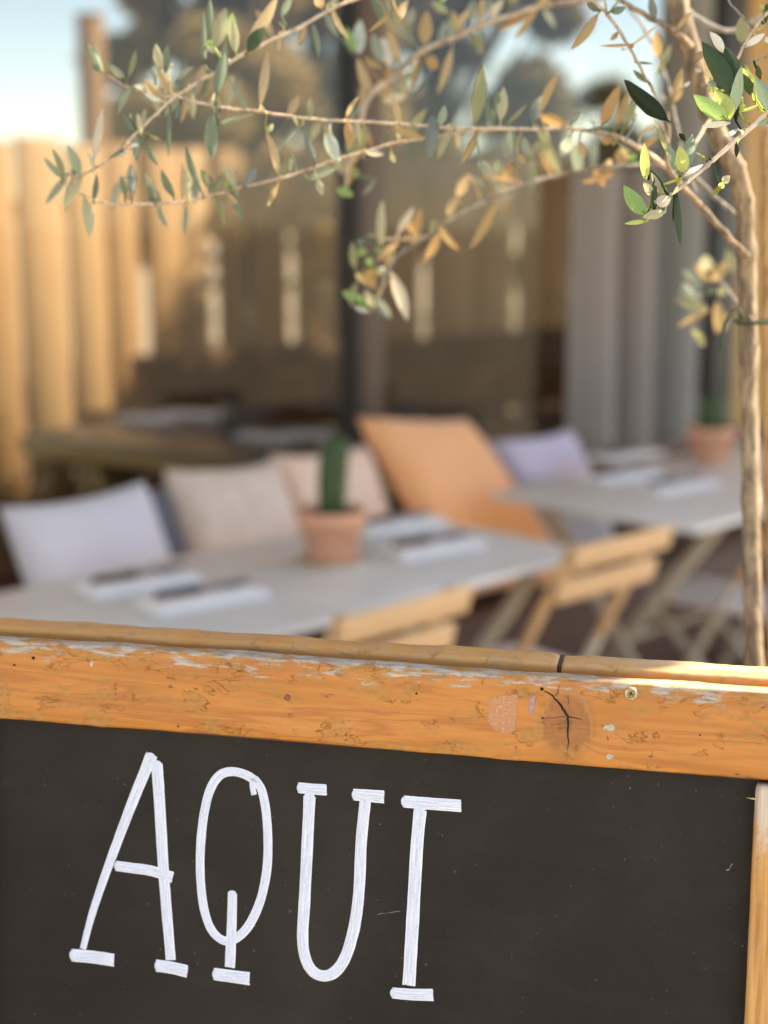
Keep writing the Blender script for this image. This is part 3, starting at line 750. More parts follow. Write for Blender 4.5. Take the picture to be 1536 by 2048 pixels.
def plank(x0, x1, y0, y1, z0, z1, rd, steps, jit, seed, axis='x', topjit=None):
    """a plank with rounded, unevenly worn edges; swept along x (or z)"""
    prof = []
    cs = [((y1, z1), 0), ((y0, z1), 1), ((y0, z0), 2), ((y1, z0), 3)]
    a0 = [0, 90, 180, 270]
    if axis == 'x': A0, A1, B0, B1 = y0, y1, z0, z1
    else: A0, A1, B0, B1 = x0, x1, y0, y1
    def corner(ca, cb, st):
        for k in range(4):
            a = R(st + k*30); prof.append((ca+rd*math.cos(a), cb+rd*math.sin(a)))
    corner(A1-rd, B1-rd, 0); n1 = len(prof)
    corner(A0+rd, B1-rd, 90)
    for k in range(1, 6): prof.append((A0, B1-rd-(B1-B0-2*rd)*k/6))
    corner(A0+rd, B0+rd, 180); corner(A1-rd, B0+rd, 270)
    vs_, fs = [], []; n = len(prof)
    S0, S1 = (x0, x1) if axis == 'x' else (z0, z1)
    ca, cb = (A0+A1)/2, (B0+B1)/2
    for i in range(steps+1):
        s_ = S0+(S1-S0)*i/steps
        e = min(i, steps-i); sh = 0 if e > 1 else (.0012 if e == 0 else .0003)
        for (a, b) in prof:
            ed = max(0, 1-min(abs(a-A0), abs(a-A1))/.004)*max(0, 1-min(abs(b-B0), abs(b-B1))/.006)
            j1 = noise.noise((s_*28+seed, a*60, b*60))*jit*(.25+ed) + noise.noise((s_*140+seed, a*90, b*90))*jit*.5*ed + noise.noise((s_*5+seed, 0, b*4))*jit*.8
            j2 = noise.noise((s_*28+seed+50, a*60, b*60))*jit*(.3+ed) + noise.noise((s_*90+seed+9, a*60, b*60))*jit*.8*ed
            if topjit and b > cb: j1 += topjit(s_)
            aa = a + (ca-a)/abs(A1-A0)*2*sh + j2*.4; bb = b + (cb-b)/abs(B1-B0)*2*sh + j1
            vs_.append(Vector((s_, aa, bb)) if axis == 'x' else Vector((aa, bb, s_)))
    for i in range(steps):
        for k in range(n):
            k2 = (k+1) % n; fs.append((i*n+k, i*n+k2, (i+1)*n+k2, (i+1)*n+k))
    fs += [tuple(range(n)), tuple(range(steps*n, (steps+1)*n))]
    return MB().add(vs_, fs, True)
XL, XR = -.36, .322
h = RW/2
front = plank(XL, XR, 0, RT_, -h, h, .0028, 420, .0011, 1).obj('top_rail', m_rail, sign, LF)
front['label'] = 'worn orange front rail with a knot and peeling varnish'
PB = .0105                                                # depth of the black panel behind the rail's face
panel = MB().box((0, PB+.004, -h-.42), (XR-XL-.02, .008, .86)).obj('board_panel', m_board, sign, LF)
panel['label'] = 'dark brown black chalkboard panel'
# stiles: the right one shows; its top end stops short of the rail
def local_px(px, py, y=0.0):
    o_ = org - Nb*y; q_ = onplane(px, py, o_, Nb) - o_
    return q_.dot(Hx), q_.dot(Su)
xs, zs = local_px(1512, 1572, -.003)
st_r = plank(xs, xs+.062, -.003, PB-.0002, -.90, zs, .0035, 300, .0009, 4, 'z').obj('side_stile', m_stile, sign, LF)
st_l = plank(XL+.004, XL+.066, -.003, PB-.0002, -.90, zs, .0035, 120, .0009, 6, 'z').obj('side_stile', m_stile, sign, LF)
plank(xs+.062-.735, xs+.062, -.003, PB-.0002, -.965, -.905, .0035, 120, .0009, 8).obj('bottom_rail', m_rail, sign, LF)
MB().box((xs+.045, .0065, (zs-h)/2+.0), (.028, .0075, (-h-zs)-.001)).obj('backing_block', m_stile, sign, LF)
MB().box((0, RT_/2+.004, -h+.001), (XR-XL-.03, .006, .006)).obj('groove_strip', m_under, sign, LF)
# rear frame leans the other way
Sb = Vector((0, 0, 1))*math.cos(TILT) + nf*math.sin(TILT); Nr = (nf*math.cos(TILT) - Z*math.sin(TILT))
GAP = .013
org2 = org + Su*(h) - Nb*(RT_+GAP) - Sb*(RW/2) + Z*.0028
RR = Matrix((Hx, -Nr, Sb)).transposed().to_4x4(); RR.translation = org2; LR = inv @ RR
xc = (onplane(1115, 1338, org2+Sb*h, Sb)-org2).dot(Hx)
wav = lambda s_: .0011*noise.noise((s_*16, 3, 1))+.0007*noise.noise((s_*47, 5, 1))
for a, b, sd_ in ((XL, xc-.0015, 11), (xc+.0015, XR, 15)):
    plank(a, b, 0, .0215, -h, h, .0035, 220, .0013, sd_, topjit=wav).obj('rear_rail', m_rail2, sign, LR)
MB().box((xc, .0125, -.0012), (.0029, .0200, RW-.002)).obj('joint_strip', m_under, sign, LR)
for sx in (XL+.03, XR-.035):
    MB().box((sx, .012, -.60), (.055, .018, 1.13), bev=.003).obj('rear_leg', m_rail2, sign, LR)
MB().box((0, .010, -.50), (XR-XL-.1, .006, .88)).obj('rear_panel', m_board, sign, LR)
for sx in (XL+.09, XR-.1):
    MB().box((sx, RT_+.0045, .012), (.05, .003, .03), bev=.001).obj('hinge', m_screw, sign, LF)
# front legs down to the ground
for sx in (XL+.035, xs+.031):
    MB().box((sx, .0035, -1.075), (.055, .012, .215), bev=.002).obj('front_leg', m_stile, sign, LF)

# knot cracks, screw, nail holes, sticker residue on the rail
def crack(pts, wpx, name='crack', mat=None, par=front, dep=-.0004):
    q_ = [(*local_px(x, y), w_) for (x, y), w_ in zip(pts, wpx)]
    vs_, fs = [], []
    for i, (x, z_, w_) in enumerate(q_):
        a = Vector((q_[min(i+1, len(q_)-1)][0]-q_[max(i-1, 0)][0], q_[min(i+1, len(q_)-1)][1]-q_[max(i-1, 0)][1])).normalized(); n_ = Vector((-a.y, a.x))*w_*.5/FPX
        vs_ += [Vector((x+n_.x, dep, z_+n_.y)), Vector((x-n_.x, dep, z_-n_.y)), Vector((x+n_.x, .003, z_+n_.y)), Vector((x-n_.x, .003, z_-n_.y))]
    for i in range(len(q_)-1):
        k = i*4; fs += [(k, k+1, k+5, k+4), (k, k+4, k+6, k+2), (k+1, k+3, k+7, k+5)]
    return MB().add(vs_, fs).obj(name, mat or m_dark, par)
def rp(pts, ox, oy, sc): return [(ox+x/sc, oy+y/sc) for x, y in pts]
cp = lambda pts: rp(pts, 900, 1300, 3.84)
def jag(pts, n=3, a=1.0, seed=0):
    rnd = random.Random(seed); out = []
    for i in range(len(pts)-1):
        for k in range(n): t = k/n; out.append((pts[i][0]*(1-t)+pts[i+1][0]*t+rnd.uniform(-a, a), pts[i][1]*(1-t)+pts[i+1][1]*t+rnd.uniform(-a, a)))
    out.append(pts[-1]); return out
def taper(n, w0, w1, w2): return [w0+(w1-w0)*min(1, 2*i/(n-1)) if i < n/2 else w1+(w2-w1)*(2*i/(n-1)-1) for i in range(n)]
m_crackfine = plain('fine_crack', (.14, .06, .025), .9, .2)
for i, (pts, ws, mt) in enumerate((([(722, 315), (762, 332), (790, 352), (812, 388)], (1.2, 2.8, 2.2), m_dark), ([(812, 378), (840, 410), (870, 455), (905, 512)], (2.5, 4.5, 4.0), m_dark),
        ([(905, 508), (907, 580), (903, 650), (912, 700), (904, 772)], (4, 2.8, .6), m_dark), ([(905, 512), (950, 520), (1018, 536)], (2.5, 1.8, .6), m_dark), ([(905, 508), (860, 512), (790, 522), (712, 524)], (1.6, 1.2, .8), m_crackfine),
        ([(806, 352), (828, 330), (832, 300), (845, 272)], (1.6, 1.6, .8), m_crackfine), ([(905, 345), (912, 390), (905, 430)], (1, 1.4, .6), m_crackfine))):
    p_ = jag(cp(pts), 4, .7, i); crack(p_, taper(len(p_), *ws), mat=mt)
for (x, y, r_) in ((1084, 1378, 3.4), (1085, 1436, 2.0), (67, 1316, 3.5), (1262, 1387, 0), (29, 1330, 2.4), (833, 1387, 2.2), (1400, 1470, 1.6), (575, 1395, 0)):
    if not r_: continue
    a_, b_ = local_px(x, y); MB().tube([(a_, -.0005, b_), (a_, .002, b_)], r_/FPX, 9).obj('nail_hole', m_dark, front)
x_, z_ = local_px(1262, 1387)
scr = MB(); rot = Matrix.Rotation(R(90), 3, 'X')
prof = [(0, .0008), (.0012, .0008), (.0016, .0002), (.0024, .0002), (.0028, .0016), (.0036, .0018), (.0044, .0008), (.0047, -.001)]
b = MB().lathe(prof, 24)
for v in b.bm.verts: v.co = rot @ v.co + Vector((x_, 0, z_)); v.co.y = v.co.y
so_ = b.obj('screw', m_screw, front)
MB().lathe([(.0042, -.0002), (.0056, -.0003), (.0058, .0)], 24)
b = MB()
for k in range(2): b.box((x_, -.0010, z_), (.0030, .0010, .0006), Matrix.Rotation(R(20+90*k), 3, 'Y'))
b.obj('screw_recess', m_dark, front)
x_, z_ = local_px(575, 1395); b = MB().lathe([(0, .0004), (.0012, .0005), (.0022, .0003), (.0024, -.0006)], 18)
for v in b.bm.verts: v.co = rot @ v.co + Vector((x_, 0, z_))
b.obj('nail_head', plain('rusty_nail', (.22, .10, .05), .6, .3, 300, metal=.3), front)
def patch(pts, name, mat, y=-.0004, par=front, sub=5, a=1.2, seed=1):
    q_ = jag(pts+[pts[0]], sub, a, seed)[:-1]; vs_ = []
    for x, z__ in q_: u_, w_ = local_px(x, z__); vs_.append(Vector((u_, y, w_)))
    n = len(vs_); lo = [Vector((v.x, .002, v.z)) for v in vs_]
    return MB().add(vs_+lo, [tuple(range(n))]+[(i, (i+1) % n, n+(i+1) % n, n+i) for i in range(n)]).obj(name, mat, par)
patch(cp([(305, 378), (400, 350), (523, 335), (515, 470), (500, 520), (500, 610), (470, 638), (400, 635), (330, 600), (285, 530), (300, 460)]), 'sticker_residue', m_tape)
patch(cp([(612, 365), (655, 345), (652, 420), (645, 492), (615, 495), (608, 430)]), 'ink_stain', m_violet, -.0005, seed=3)
def patch2(cx, cy, rx, ry, mat, seed, name='bare_wood_patch'):
    rnd = random.Random(seed); pts = [(cx+rx*math.cos(a)*rnd.uniform(.6, 1.1), cy+ry*math.sin(a)*rnd.uniform(.6, 1.1)) for a in [k*math.pi*2/11 for k in range(11)]]
    patch(pts, name, mat, -.0003, sub=3, a=.8, seed=seed)
m_silv = plain('bare_silver_wood', (.50, .44, .34), .8, .3, 500, bump=.0005)
patch2(1218, 1455, 13, 7, m_silv, 5); patch2(1219, 1513, 8, 6, m_silv, 6); patch2(183, 1328, 4, 8, m_silv, 7)
# splinter on the right stile and chalk scratches
a0, b0 = local_px(1493, 1592, PB); a1, b1 = local_px(1511, 1598, 0)
MB().tube([(a0, PB-.004, b0), ((a0+a1)/2, .002, (b0+b1)/2+.0003), (a1+.001, 0, b1)], [.0002, .0005, .0006], 6).obj('splinter', plain('splinter_wood', (.75, .6, .35), .6, .1), sign, LF)
def scratch(pts, wpx, seed):
    b = MB(); rnd = random.Random(seed); vs_, fs = [], []
    for i, (x, y) in enumerate(pts):
        u_, w_ = local_px(x, y, PB); hw = wpx*rnd.uniform(.3, 1)/FPX/2
        vs_ += [Vector((u_, PB-.00045, w_+hw)), Vector((u_+hw*.4, PB-.00045, w_-hw))]
    for i in range(len(pts)-1): k = i*2; fs.append((k, k+1, k+3, k+2))
    b.add(vs_, fs).obj('scratch', m_scr, panel)
m_scr = plain('chalk_scratch', (.30, .28, .26), .9, .3)
panel_inv = None
scratch(jag([(1452, 1740), (1459, 1738), (1462, 1729), (1466, 1727)], 3, .8, 1), 3.0, 1)
scratch(jag([(755, 1828), (800, 1822)], 6, .5, 2), 1.0, 2); scratch(jag([(1316, 1560), (1317, 1572)], 4, .8, 3), 1.6, 3)

# letters: every stroke is a raised ribbon of paint
LV = [0]
def stroke(mb, uvs, pts, wpx, seed, round_start=True, flare=0):
    path = spline(pts, 7); rnd = random.Random(seed); P_ = []
    for x, y in path: P_.append(Vector(local_px(x, y, PB)))
    n = len(P_); LV[0] += 1; hgt = .00035+.00009*(LV[0] % 6)
    lens = [0]
    for i in range(1, n): lens.append(lens[-1]+(P_[i]-P_[i-1]).length)
    tot = lens[-1]; cr = 8; grid = []
    if not hasattr(wpx, '__len__'): wpx = (wpx, wpx)
    w0, w1 = wpx[0]/FPX/2, wpx[1]/FPX/2
    for i in range(n):
        t = (P_[min(i+1, n-1)]-P_[max(i-1, 0)]).normalized(); nn = Vector((-t.y, t.x)); f = lens[i]/tot
        hw = (w0*(1-f)+w1*f)*(1+.05*noise.noise((lens[i]*55+seed*7, 0, 0))+.02*noise.noise((lens[i]*300, seed, 0)))
        row = []
        for k in range(cr+1):
            v = k/cr*2-1
            off = 0
            if i == 0 and round_start: off = hw*.9*(math.sqrt(max(0, 1-v*v))-1)*-1
            if i == 0 and round_start: off = hw*(1-math.sqrt(max(0, 1-v*v*.98)))*.9
            if i == n-1: off = -.0006*noise.noise((v*6, seed, 2))-.0003*rnd.random()
            wob = 1 + (.03*noise.noise((lens[i]*160, v*9, seed)) if abs(v) == 1 else 0)
            q_ = P_[i]+nn*(v*hw*wob)+t*off
            zz = hgt*(1-abs(v)**6*.9) if 0 < i < n-1 else hgt*.35
            row.append((Vector((q_.x, PB-.0002-zz, q_.y)), (lens[i]*60+seed*3.3, v)))
        grid.append(row)
    b0 = len(mb['v'])
    for row in grid:
        for p_, uv in row: mb['v'].append(p_); mb['uv'].append(uv)
    m_ = cr+1
    for i in range(n-1):
        for k in range(cr): a = b0+i*m_+k; mb['f'].append((a, a+m_, a+m_+1, a+1))
def letter(strokes, label):
    mb = {'v': [], 'uv': [], 'f': []}
    for i, s_ in enumerate(strokes): stroke(mb, None, [(100+x/1.786, 1460+y/1.786) for x, y in s_[0]], [k/1.786 for k in s_[1]], hash(label) % 7+i*1.7 if False else len(label)*1.3+i*1.7, *(s_[2:] or ()))
    me = bpy.data.meshes.new('painted_letter'); me.from_pydata([tuple(v) for v in mb['v']], [], mb['f'])
    uvl = me.uv_layers.new(name='UVMap')
    for lp in me.loops: uvl.data[lp.index].uv = mb['uv'][lp.vertex_index]
    for p_ in me.polygons: p_.use_smooth = True
    o = link('painted_letter', me, m_paint, sign, LF); o['label'] = label; return o
letter([([(366, 82), (345, 135), (300, 245), (250, 375), (195, 525), (150, 660), (118, 782)], (46, 25)),
        ([(381, 108), (388, 200), (396, 330), (406, 500), (420, 680), (432, 822)], (46, 40)),
        ([(230, 484), (290, 492), (360, 502), (440, 526)], (40, 42)),
        ([(70, 803), (150, 810), (230, 822)], (50, 50)), ([(374, 840), (430, 848), (492, 862)], (48, 50))], 'white painted letter A')
letter([([(742, 190), (705, 162), (650, 148), (603, 165), (568, 225), (546, 330), (537, 450), (541, 570), (556, 660), (582, 720), (622, 752), (662, 745), (708, 702), (748, 620), (772, 520), (779, 420), (774, 310), (760, 225), (738, 184), (722, 176), (712, 182)], (34, 34)),
        ([(722, 182), (724, 205), (730, 232)], (20, 22)),
        ([(652, 572), (650, 680), (643, 848)], (36, 40)), ([(580, 870), (640, 878), (714, 888)], (48, 50))], 'white painted letter Q')
letter([([(928, 222), (920, 400), (910, 600), (903, 740), (913, 815), (940, 862), (982, 878), (1024, 858), (1060, 800), (1090, 690), (1105, 560), (1112, 400), (1127, 248)], (44, 42)),
        ([(882, 205), (935, 210), (990, 214)], (40, 42)), ([(1078, 230), (1135, 234), (1195, 239)], (44, 48))], 'white painted letter U')
letter([([(1324, 272), (1312, 400), (1300, 600), (1290, 780), (1282, 912)], (46, 48)), ([(1254, 254), (1350, 262), (1470, 271)], (44, 46)), ([(1215, 938), (1290, 944), (1370, 946)], (42, 46))], 'white painted letter I')

# ================================================================ OLIVE TREE
trunk_base = at(1512, 1340, 1.27); 
tree = empty('olive_tree', (trunk_base.x+.012, trunk_base.y, 0), label='young olive tree with thin tan branches and slender leaves, tied to a cane', cat='tree')
TB = tree.location.copy()
inv_t = Matrix.Translation(-TB)
BR = []    # (name obj, list of (px,py,depth,radius))
def branch(pts, mat, name='branch', wig=.0012, sub=7, n=10):
    """pts: (px, py, depth, width in px)"""
    sp = spline(pts, sub); P_, r_ = [], []
    for i, (x, y, d, wd) in enumerate(sp):
        p_ = at(x, y, d); nz = Vector((noise.noise((i*.45, x*.01, 1)), noise.noise((i*.45, x*.01, 2)), noise.noise((i*.45, y*.01, 3))))*wig*(1 if 0 < i < len(sp)-1 else 0)
        P_.append(p_+nz-TB); r_.append((.68 if wd < 12 else .76 if wd < 22 else .88)*wd/FPX*d/2*(1+.10*noise.noise((i*.7, y*.03, 5))+(.16 if i % sub == 0 and i > 0 else 0)))
    o = MB().tube(P_, r_, n).obj(name, mat, tree); BR.append((o, sp)); return o
# trunk and cane
branch([(1508, 1800, 1.30, 42), (1507, 1340, 1.30, 42), (1502, 1000, 1.30, 41), (1497, 700, 1.30, 41), (1493, 500, 1.29, 42), (1488, 400, 1.28, 42), (1470, 335, 1.27, 44), (1445, 290, 1.27, 45), (1418, 225, 1.27, 43), (1396, 150, 1.27, 42), (1378, 90, 1.27, 46), (1356, 0, 1.27, 44), (1330, -120, 1.29, 38), (1200, -400, 1.4, 30), (1000, -620, 1.6, 20)], m_bark, 'trunk', .0015, n=16)
b1 = branch([(980, -90, 1.200, 14), (705, 0, 1.190, 11.5), (600, 54, 1.180, 11), (490, 107, 1.170, 10.5), (420, 150, 1.170, 10), (345, 197, 1.165, 9), (270, 270, 1.165, 8), (195, 335, 1.180, 7), (150, 352, 1.190, 6), (118, 340, 1.190, 4)], m_twig)
b2 = branch([(345, 190, 1.165, 8.5), (430, 213, 1.170, 9), (520, 224, 1.170, 9), (620, 238, 1.180, 9), (700, 243, 1.190, 9), (850, 252, 1.200, 9.5), (1000, 258, 1.210, 10.5), (1150, 258, 1.230, 11), (1250, 280, 1.200, 13), (1333, 335, 1.250, 15), (1352, 365, 1.260, 15)], m_twig)
b3 = branch([(118, 362, 1.200, 5), (170, 392, 1.200, 6), (220, 408, 1.200, 7.5), (300, 408, 1.200, 8), (380, 402, 1.200, 8), (450, 383, 1.200, 8.5), (560, 355, 1.200, 9), (680, 318, 1.205, 9), (800, 285, 1.210, 9), (950, 262, 1.215, 9), (1010, 258, 1.215, 8)], m_twig)
b4 = branch([(690, 385, 1.420, 9), (700, 320, 1.420, 12), (720, 250, 1.420, 14), (738, 193, 1.420, 15), (790, 151, 1.420, 15), (842, 104, 1.420, 15), (902, 78, 1.420, 15), (972, 47, 1.420, 14), (1025, 29, 1.420, 13), (1090, 10, 1.420, 13), (1200, -4, 1.360, 13), (1340, -60, 1.360, 16)], m_twig)
b5 = branch([(745, 612, 1.420, 5), (762, 580, 1.420, 7), (790, 517, 1.420, 8), (853, 473, 1.420, 10), (894, 442, 1.420, 11), (991, 395, 1.420, 11), (1060, 364, 1.420, 11), (1142, 346, 1.420, 10.5), (1220, 333, 1.360, 10), (1311, 331, 1.360, 9), (1372, 352, 1.300, 10), (1392, 385, 1.300, 10)], m_twigg)
b5b = branch([(853, 473, 1.420, 8), (816, 478, 1.420, 8), (772, 478, 1.420, 6), (735, 470, 1.420, 4)], m_twig)
b6 = branch([(1140, -70, 1.14, 11), (1187, 0, 1.12, 10), (1215, 29, 1.12, 10), (1245, 72, 1.12, 9.5), (1270, 115, 1.12, 9), (1298, 167, 1.13, 9), (1312, 200, 1.14, 8), (1345, 320, 1.18, 8)], m_twig)
b7 = branch([(1205, -30, 1.2, 12), (1240, 0, 1.2, 13), (1300, 36, 1.21, 14), (1345, 62, 1.23, 16), (1380, 92, 1.26, 20)], m_bark)
b9 = branch([(1335, 225, 1.22, 8), (1338, 270, 1.22, 11), (1334, 320, 1.22, 14), (1350, 360, 1.23, 16), (1400, 410, 1.24, 16), (1450, 468, 1.25, 17), (1492, 512, 1.27, 20)], m_bark)
b10 = branch([(1250, 10, 1.35, 7), (1290, 60, 1.35, 8), (1330, 150, 1.35, 8), (1352, 250, 1.34, 8), (1368, 330, 1.33, 10), (1400, 365, 1.32, 12), (1458, 420, 1.30, 14), (1488, 440, 1.28, 14)], m_twigg)
b11 = branch([(1640, 150, 1.02, 15), (1560, 203, 1.0, 13.5), (1520, 240, 1.0, 13), (1470, 283, 1.0, 12.5), (1415, 330, 1.0, 12), (1372, 366, 1.0, 11), (1352, 382, 1.0, 9), (1325, 395, 1.0, 6.5), (1305, 390, 1.0, 4)], m_twig2, wig=.0006, n=14)
b12 = branch([(1640, 20, 1.10, 10), (1560, 10, 1.08, 9), (1510, 56, 1.08, 8), (1478, 112, 1.08, 8), (1450, 180, 1.07, 7)], m_twig)
b13 = branch([(1455, 0, 1.12, 5), (1480, 28, 1.12, 5), (1508, 56, 1.09, 6)], m_twigg)
b14 = branch([(1482, 134, 1.04, 4), (1520, 118, 1.04, 5), (1560, 105, 1.05, 6)], m_twigg)
b15 = branch([(1505, 640, 1.27, 7), (1470, 600, 1.38, 7), (1440, 565, 1.5, 7), (1405, 570, 1.55, 6), (1375, 605, 1.56, 4)], m_twigg)
b16 = branch([(1372, 20, 1.3, 14), (1420, 50, 1.3, 13), (1470, 60, 1.3, 12), (1560, 10, 1.3, 12)], m_twigg)
b17 = branch([(1420, 240, 1.26, 8), (1390, 290, 1.2, 8), (1365, 350, 1.17, 7)], m_twig)
# side twigs off b1
b18 = branch([(345, 195, 1.165, 7), (310, 188, 1.180, 7), (265, 178, 1.200, 7), (228, 158, 1.210, 6), (200, 140, 1.210, 4)], m_twig)

# a cane that holds the tree up, with its green wire ties
m_cane = bark('bamboo_cane', (.42, .22, .09), (.60, .35, .15), (.70, .46, .23), 40)
cp_ = [(1556, 1800, 1.34, 30), (1550, 1340, 1.34, 30), (1544, 1000, 1.34, 30), (1540, 700, 1.34, 30), (1538, 500, 1.34, 30), (1535, 330, 1.34, 29), (1533, 250, 1.34, 28)]
cb = at(1556, 1500, 1.31); cane = empty('garden_cane', (cb.x, cb.y, 0), label='brown bamboo cane standing behind the olive trunk at the right edge', cat='cane')
pts = [at(x, y, d)-cane.location for x, y, d, w_ in spline(cp_, 8)]; pts = [Vector((pts[0].x, pts[0].y, -.0))]+pts if pts[0].z > 0 else pts
rr = [.0065*(1+(.18 if i % 9 == 0 else 0)) for i in range(len(pts))]
MB().tube(pts, rr, 14).obj('stem', m_cane, cane)
m_wire = plain('green_tie_wire', (.03, .055, .03), .6, .2)
wt = at(1518, 644, 1.29); wire = empty('plant_tie', wt, label='dark green wire loop tying the olive trunk to the cane', cat='plant tie')
ring = []
for k in range(25):
    a = 2*math.pi*k/24; ring.append((.0195*math.cos(a), .017*math.sin(a), .0006*math.sin(3*a)))
MB().tube(ring, .0016, 8, False).obj('loop', m_wire, wire)
tail = [at(x, y, 1.262)-wt for x, y in ((1486, 638), (1478, 616), (1462, 624), (1449, 648), (1443, 680), (1444, 700))]
MB().tube([tuple(v) for v in tail], .0013, 8).obj('loose_end', m_wire, wire)

# ---------- leaves
lrnd = random.Random(21)
def leaf_mesh(base_, tip, wd, curl, lat, roll, shape, d):
    ax = tip-base_; L = ax.length; a = ax/L; view = (base_+tip)/2-CAM; view.normalize()
    sdv = a.cross(view).normalized(); sdv = (sdv + view*roll).normalized(); nrm = sdv.cross(a).normalized()
    ns, nc = 12, 4; vs_, uv, fs = [], [], []
    for i in range(ns+1):
        v = i/ns
        if shape == 'r': wv = math.sin(math.pi*min(1, v**.75*.985+.01))**.75
        else: wv = math.sin(math.pi*min(1, v**.88*.985+.01))**.78
        if v < .08: wv = max(wv*.6, .10)
        c = base_+a*(L*v)+sdv*(lat*L*math.sin(math.pi*v))+nrm*(curl*L*math.sin(math.pi*v))
        for k in range(nc+1):
            u = k/nc*2-1
            edge = .04*noise.noise((v*7, u*3, L*100))*wd
            vs_.append(c+sdv*(u*wd/2*wv+edge*abs(u))+nrm*((1-abs(u))*-.16*wd*wv)); uv.append((u, v))
    for i in range(ns):
        for k in range(nc): q_ = i*(nc+1)+k; fs.append((q_, q_+1, q_+nc+2, q_+nc+1))
    return vs_, uv, fs
ALL = []
def leaf(bx, by, tx, ty, wpx, col, br=None, d=None, shape='l', curl=None, pet=True, roll=None, tipd=0):
    best = None
    for bi, (o, sp) in enumerate(BR):
        if br is not None and bi != br: continue
        for (x, y, dd, w_) in sp:
            q_ = (x-bx)**2+(y-by)**2
            if best is None or q_ < best[0]: best = (q_, bi, x, y, dd)
    dist, bi, nx, ny, dd = best; dist = math.sqrt(dist)
    depth = d if d is not None else dd+lrnd.uniform(-.012, .012)
    B_ = at(bx, by, depth); T_ = at(tx, ty, depth+lrnd.uniform(-.012, .012)+tipd)
    wd = wpx*1.02/FPX*depth
    vs_, uv, fs = leaf_mesh(B_, T_, wd, lrnd.uniform(-.06, .06) if curl is None else curl, lrnd.uniform(-.05, .05), lrnd.uniform(-.3, .3) if roll is None else roll, shape, depth)
    vs_ = [v-TB for v in vs_]
    if pet and dist < 70:
        # stalk from the branch to the leaf base, as part of the leaf
        P_ = at(nx, ny, dd)-TB; Q_ = B_-TB; A_ = (T_-B_).normalized(); mid = (P_+Q_)/2 + A_*-.002
        pts_ = [P_, mid, Q_, Q_+A_*.003]; r_ = .0008 if depth > 1.05 else .0009
        n = 5; b0 = len(vs_)
        for i, p_ in enumerate(pts_):
            t = (pts_[min(i+1, 3)]-pts_[max(i-1, 0)]);
            if t.length < 1e-7: t = Vector((0, 0, 1))
            t.normalize(); e1 = t.orthogonal().normalized(); e2 = t.cross(e1)
            for k in range(n): an = 2*math.pi*k/n; vs_.append(p_+(e1*math.cos(an)+e2*math.sin(an))*r_); uv.append((.5, .2))
        for i in range(3):
            for k in range(n): k2 = (k+1) % n; fs.append((b0+i*n+k, b0+i*n+k2, b0+(i+1)*n+k2, b0+(i+1)*n+k))
    me = bpy.data.meshes.new('leaf'); me.from_pydata([tuple(v) for v in vs_], [], fs)
    uvl = me.uv_layers.new(name='UVMap')
    for lp in me.loops: uvl.data[lp.index].uv = uv[lp.vertex_index]
    for p_ in me.polygons: p_.use_smooth = True
    o = link('leaf', me, LM[col], BR[bi][0]); ALL.append(o)
def leaves(ox, oy, sc, lst, **kw):
    for L_ in lst:
        k2 = dict(kw)
        if len(L_) > 6: k2.update(L_[6])
        leaf(ox+L_[0]/sc, oy+L_[1]/sc, ox+L_[2]/sc, oy+L_[3]/sc, L_[4]/sc, L_[5], **k2)
leaves(80, 60, 3.84, [
 (480,320,365,108,62,'pg'),(465,255,415,120,42,'te'),(450,310,400,268,40,'te'),(650,370,540,265,60,'sg'),(680,365,738,150,42,'ol'),(710,430,598,645,48,'sg'),(820,440,715,428,38,'aq'),
 (935,305,888,105,74,'py'),(965,330,982,112,62,'te'),(1000,480,905,300,88,'tn'),(975,560,798,375,92,'tn'),(935,548,798,480,34,'aq'),(1040,390,1178,282,46,'bg'),(890,395,858,278,42,'sg'),(990,330,1015,250,20,'py'),
 (1002,590,990,980,36,'te'),(775,800,745,635,42,'py'),(740,790,630,640,50,'te'),(412,1000,482,600,66,'cr'),(410,1080,368,935,32,'cr'),(305,1120,208,878,82,'pg'),(180,1140,92,905,50,'ol'),(172,1140,28,978,52,'pg'),(275,1125,240,1070,34,'te'),
 (600,970,672,905,62,'cr'),(690,890,762,880,28,'wh'),(905,1040,820,850,44,'te'),(690,1305,688,1180,80,'tn'),(705,1250,690,1030,74,'bg'),(650,1260,620,1120,52,'te'),(892,1295,800,1100,46,'pg'),(870,1305,835,1180,42,'te'),(1030,1285,930,1070,62,'te'),
 (1090,1290,1085,1015,48,'tn'),(1138,1305,1130,1060,62,'py'),(1235,1230,1120,885,52,'te'),(1500,1215,1408,1035,62,'py'),(1495,1215,1420,1190,80,'gr',{'shape':'r'}),(340,1285,385,1590,86,'py'),
 (1325,640,1325,990,105,'te'),(1370,725,1536,665,34,'te'),(1355,490,1420,170,86,'te'),(1340,480,1320,590,22,'py'),(1260,250,1265,-60,40,'te'),(700,700,690,640,26,'te'),(560,300,520,240,40,'te'),(880,1310,940,1380,52,'py'),
 (1080,560,1040,690,30,'te'),(830,800,940,850,26,'ol'),(640,930,520,990,24,'te'),(1440,1250,1540,1380,40,'tn')])
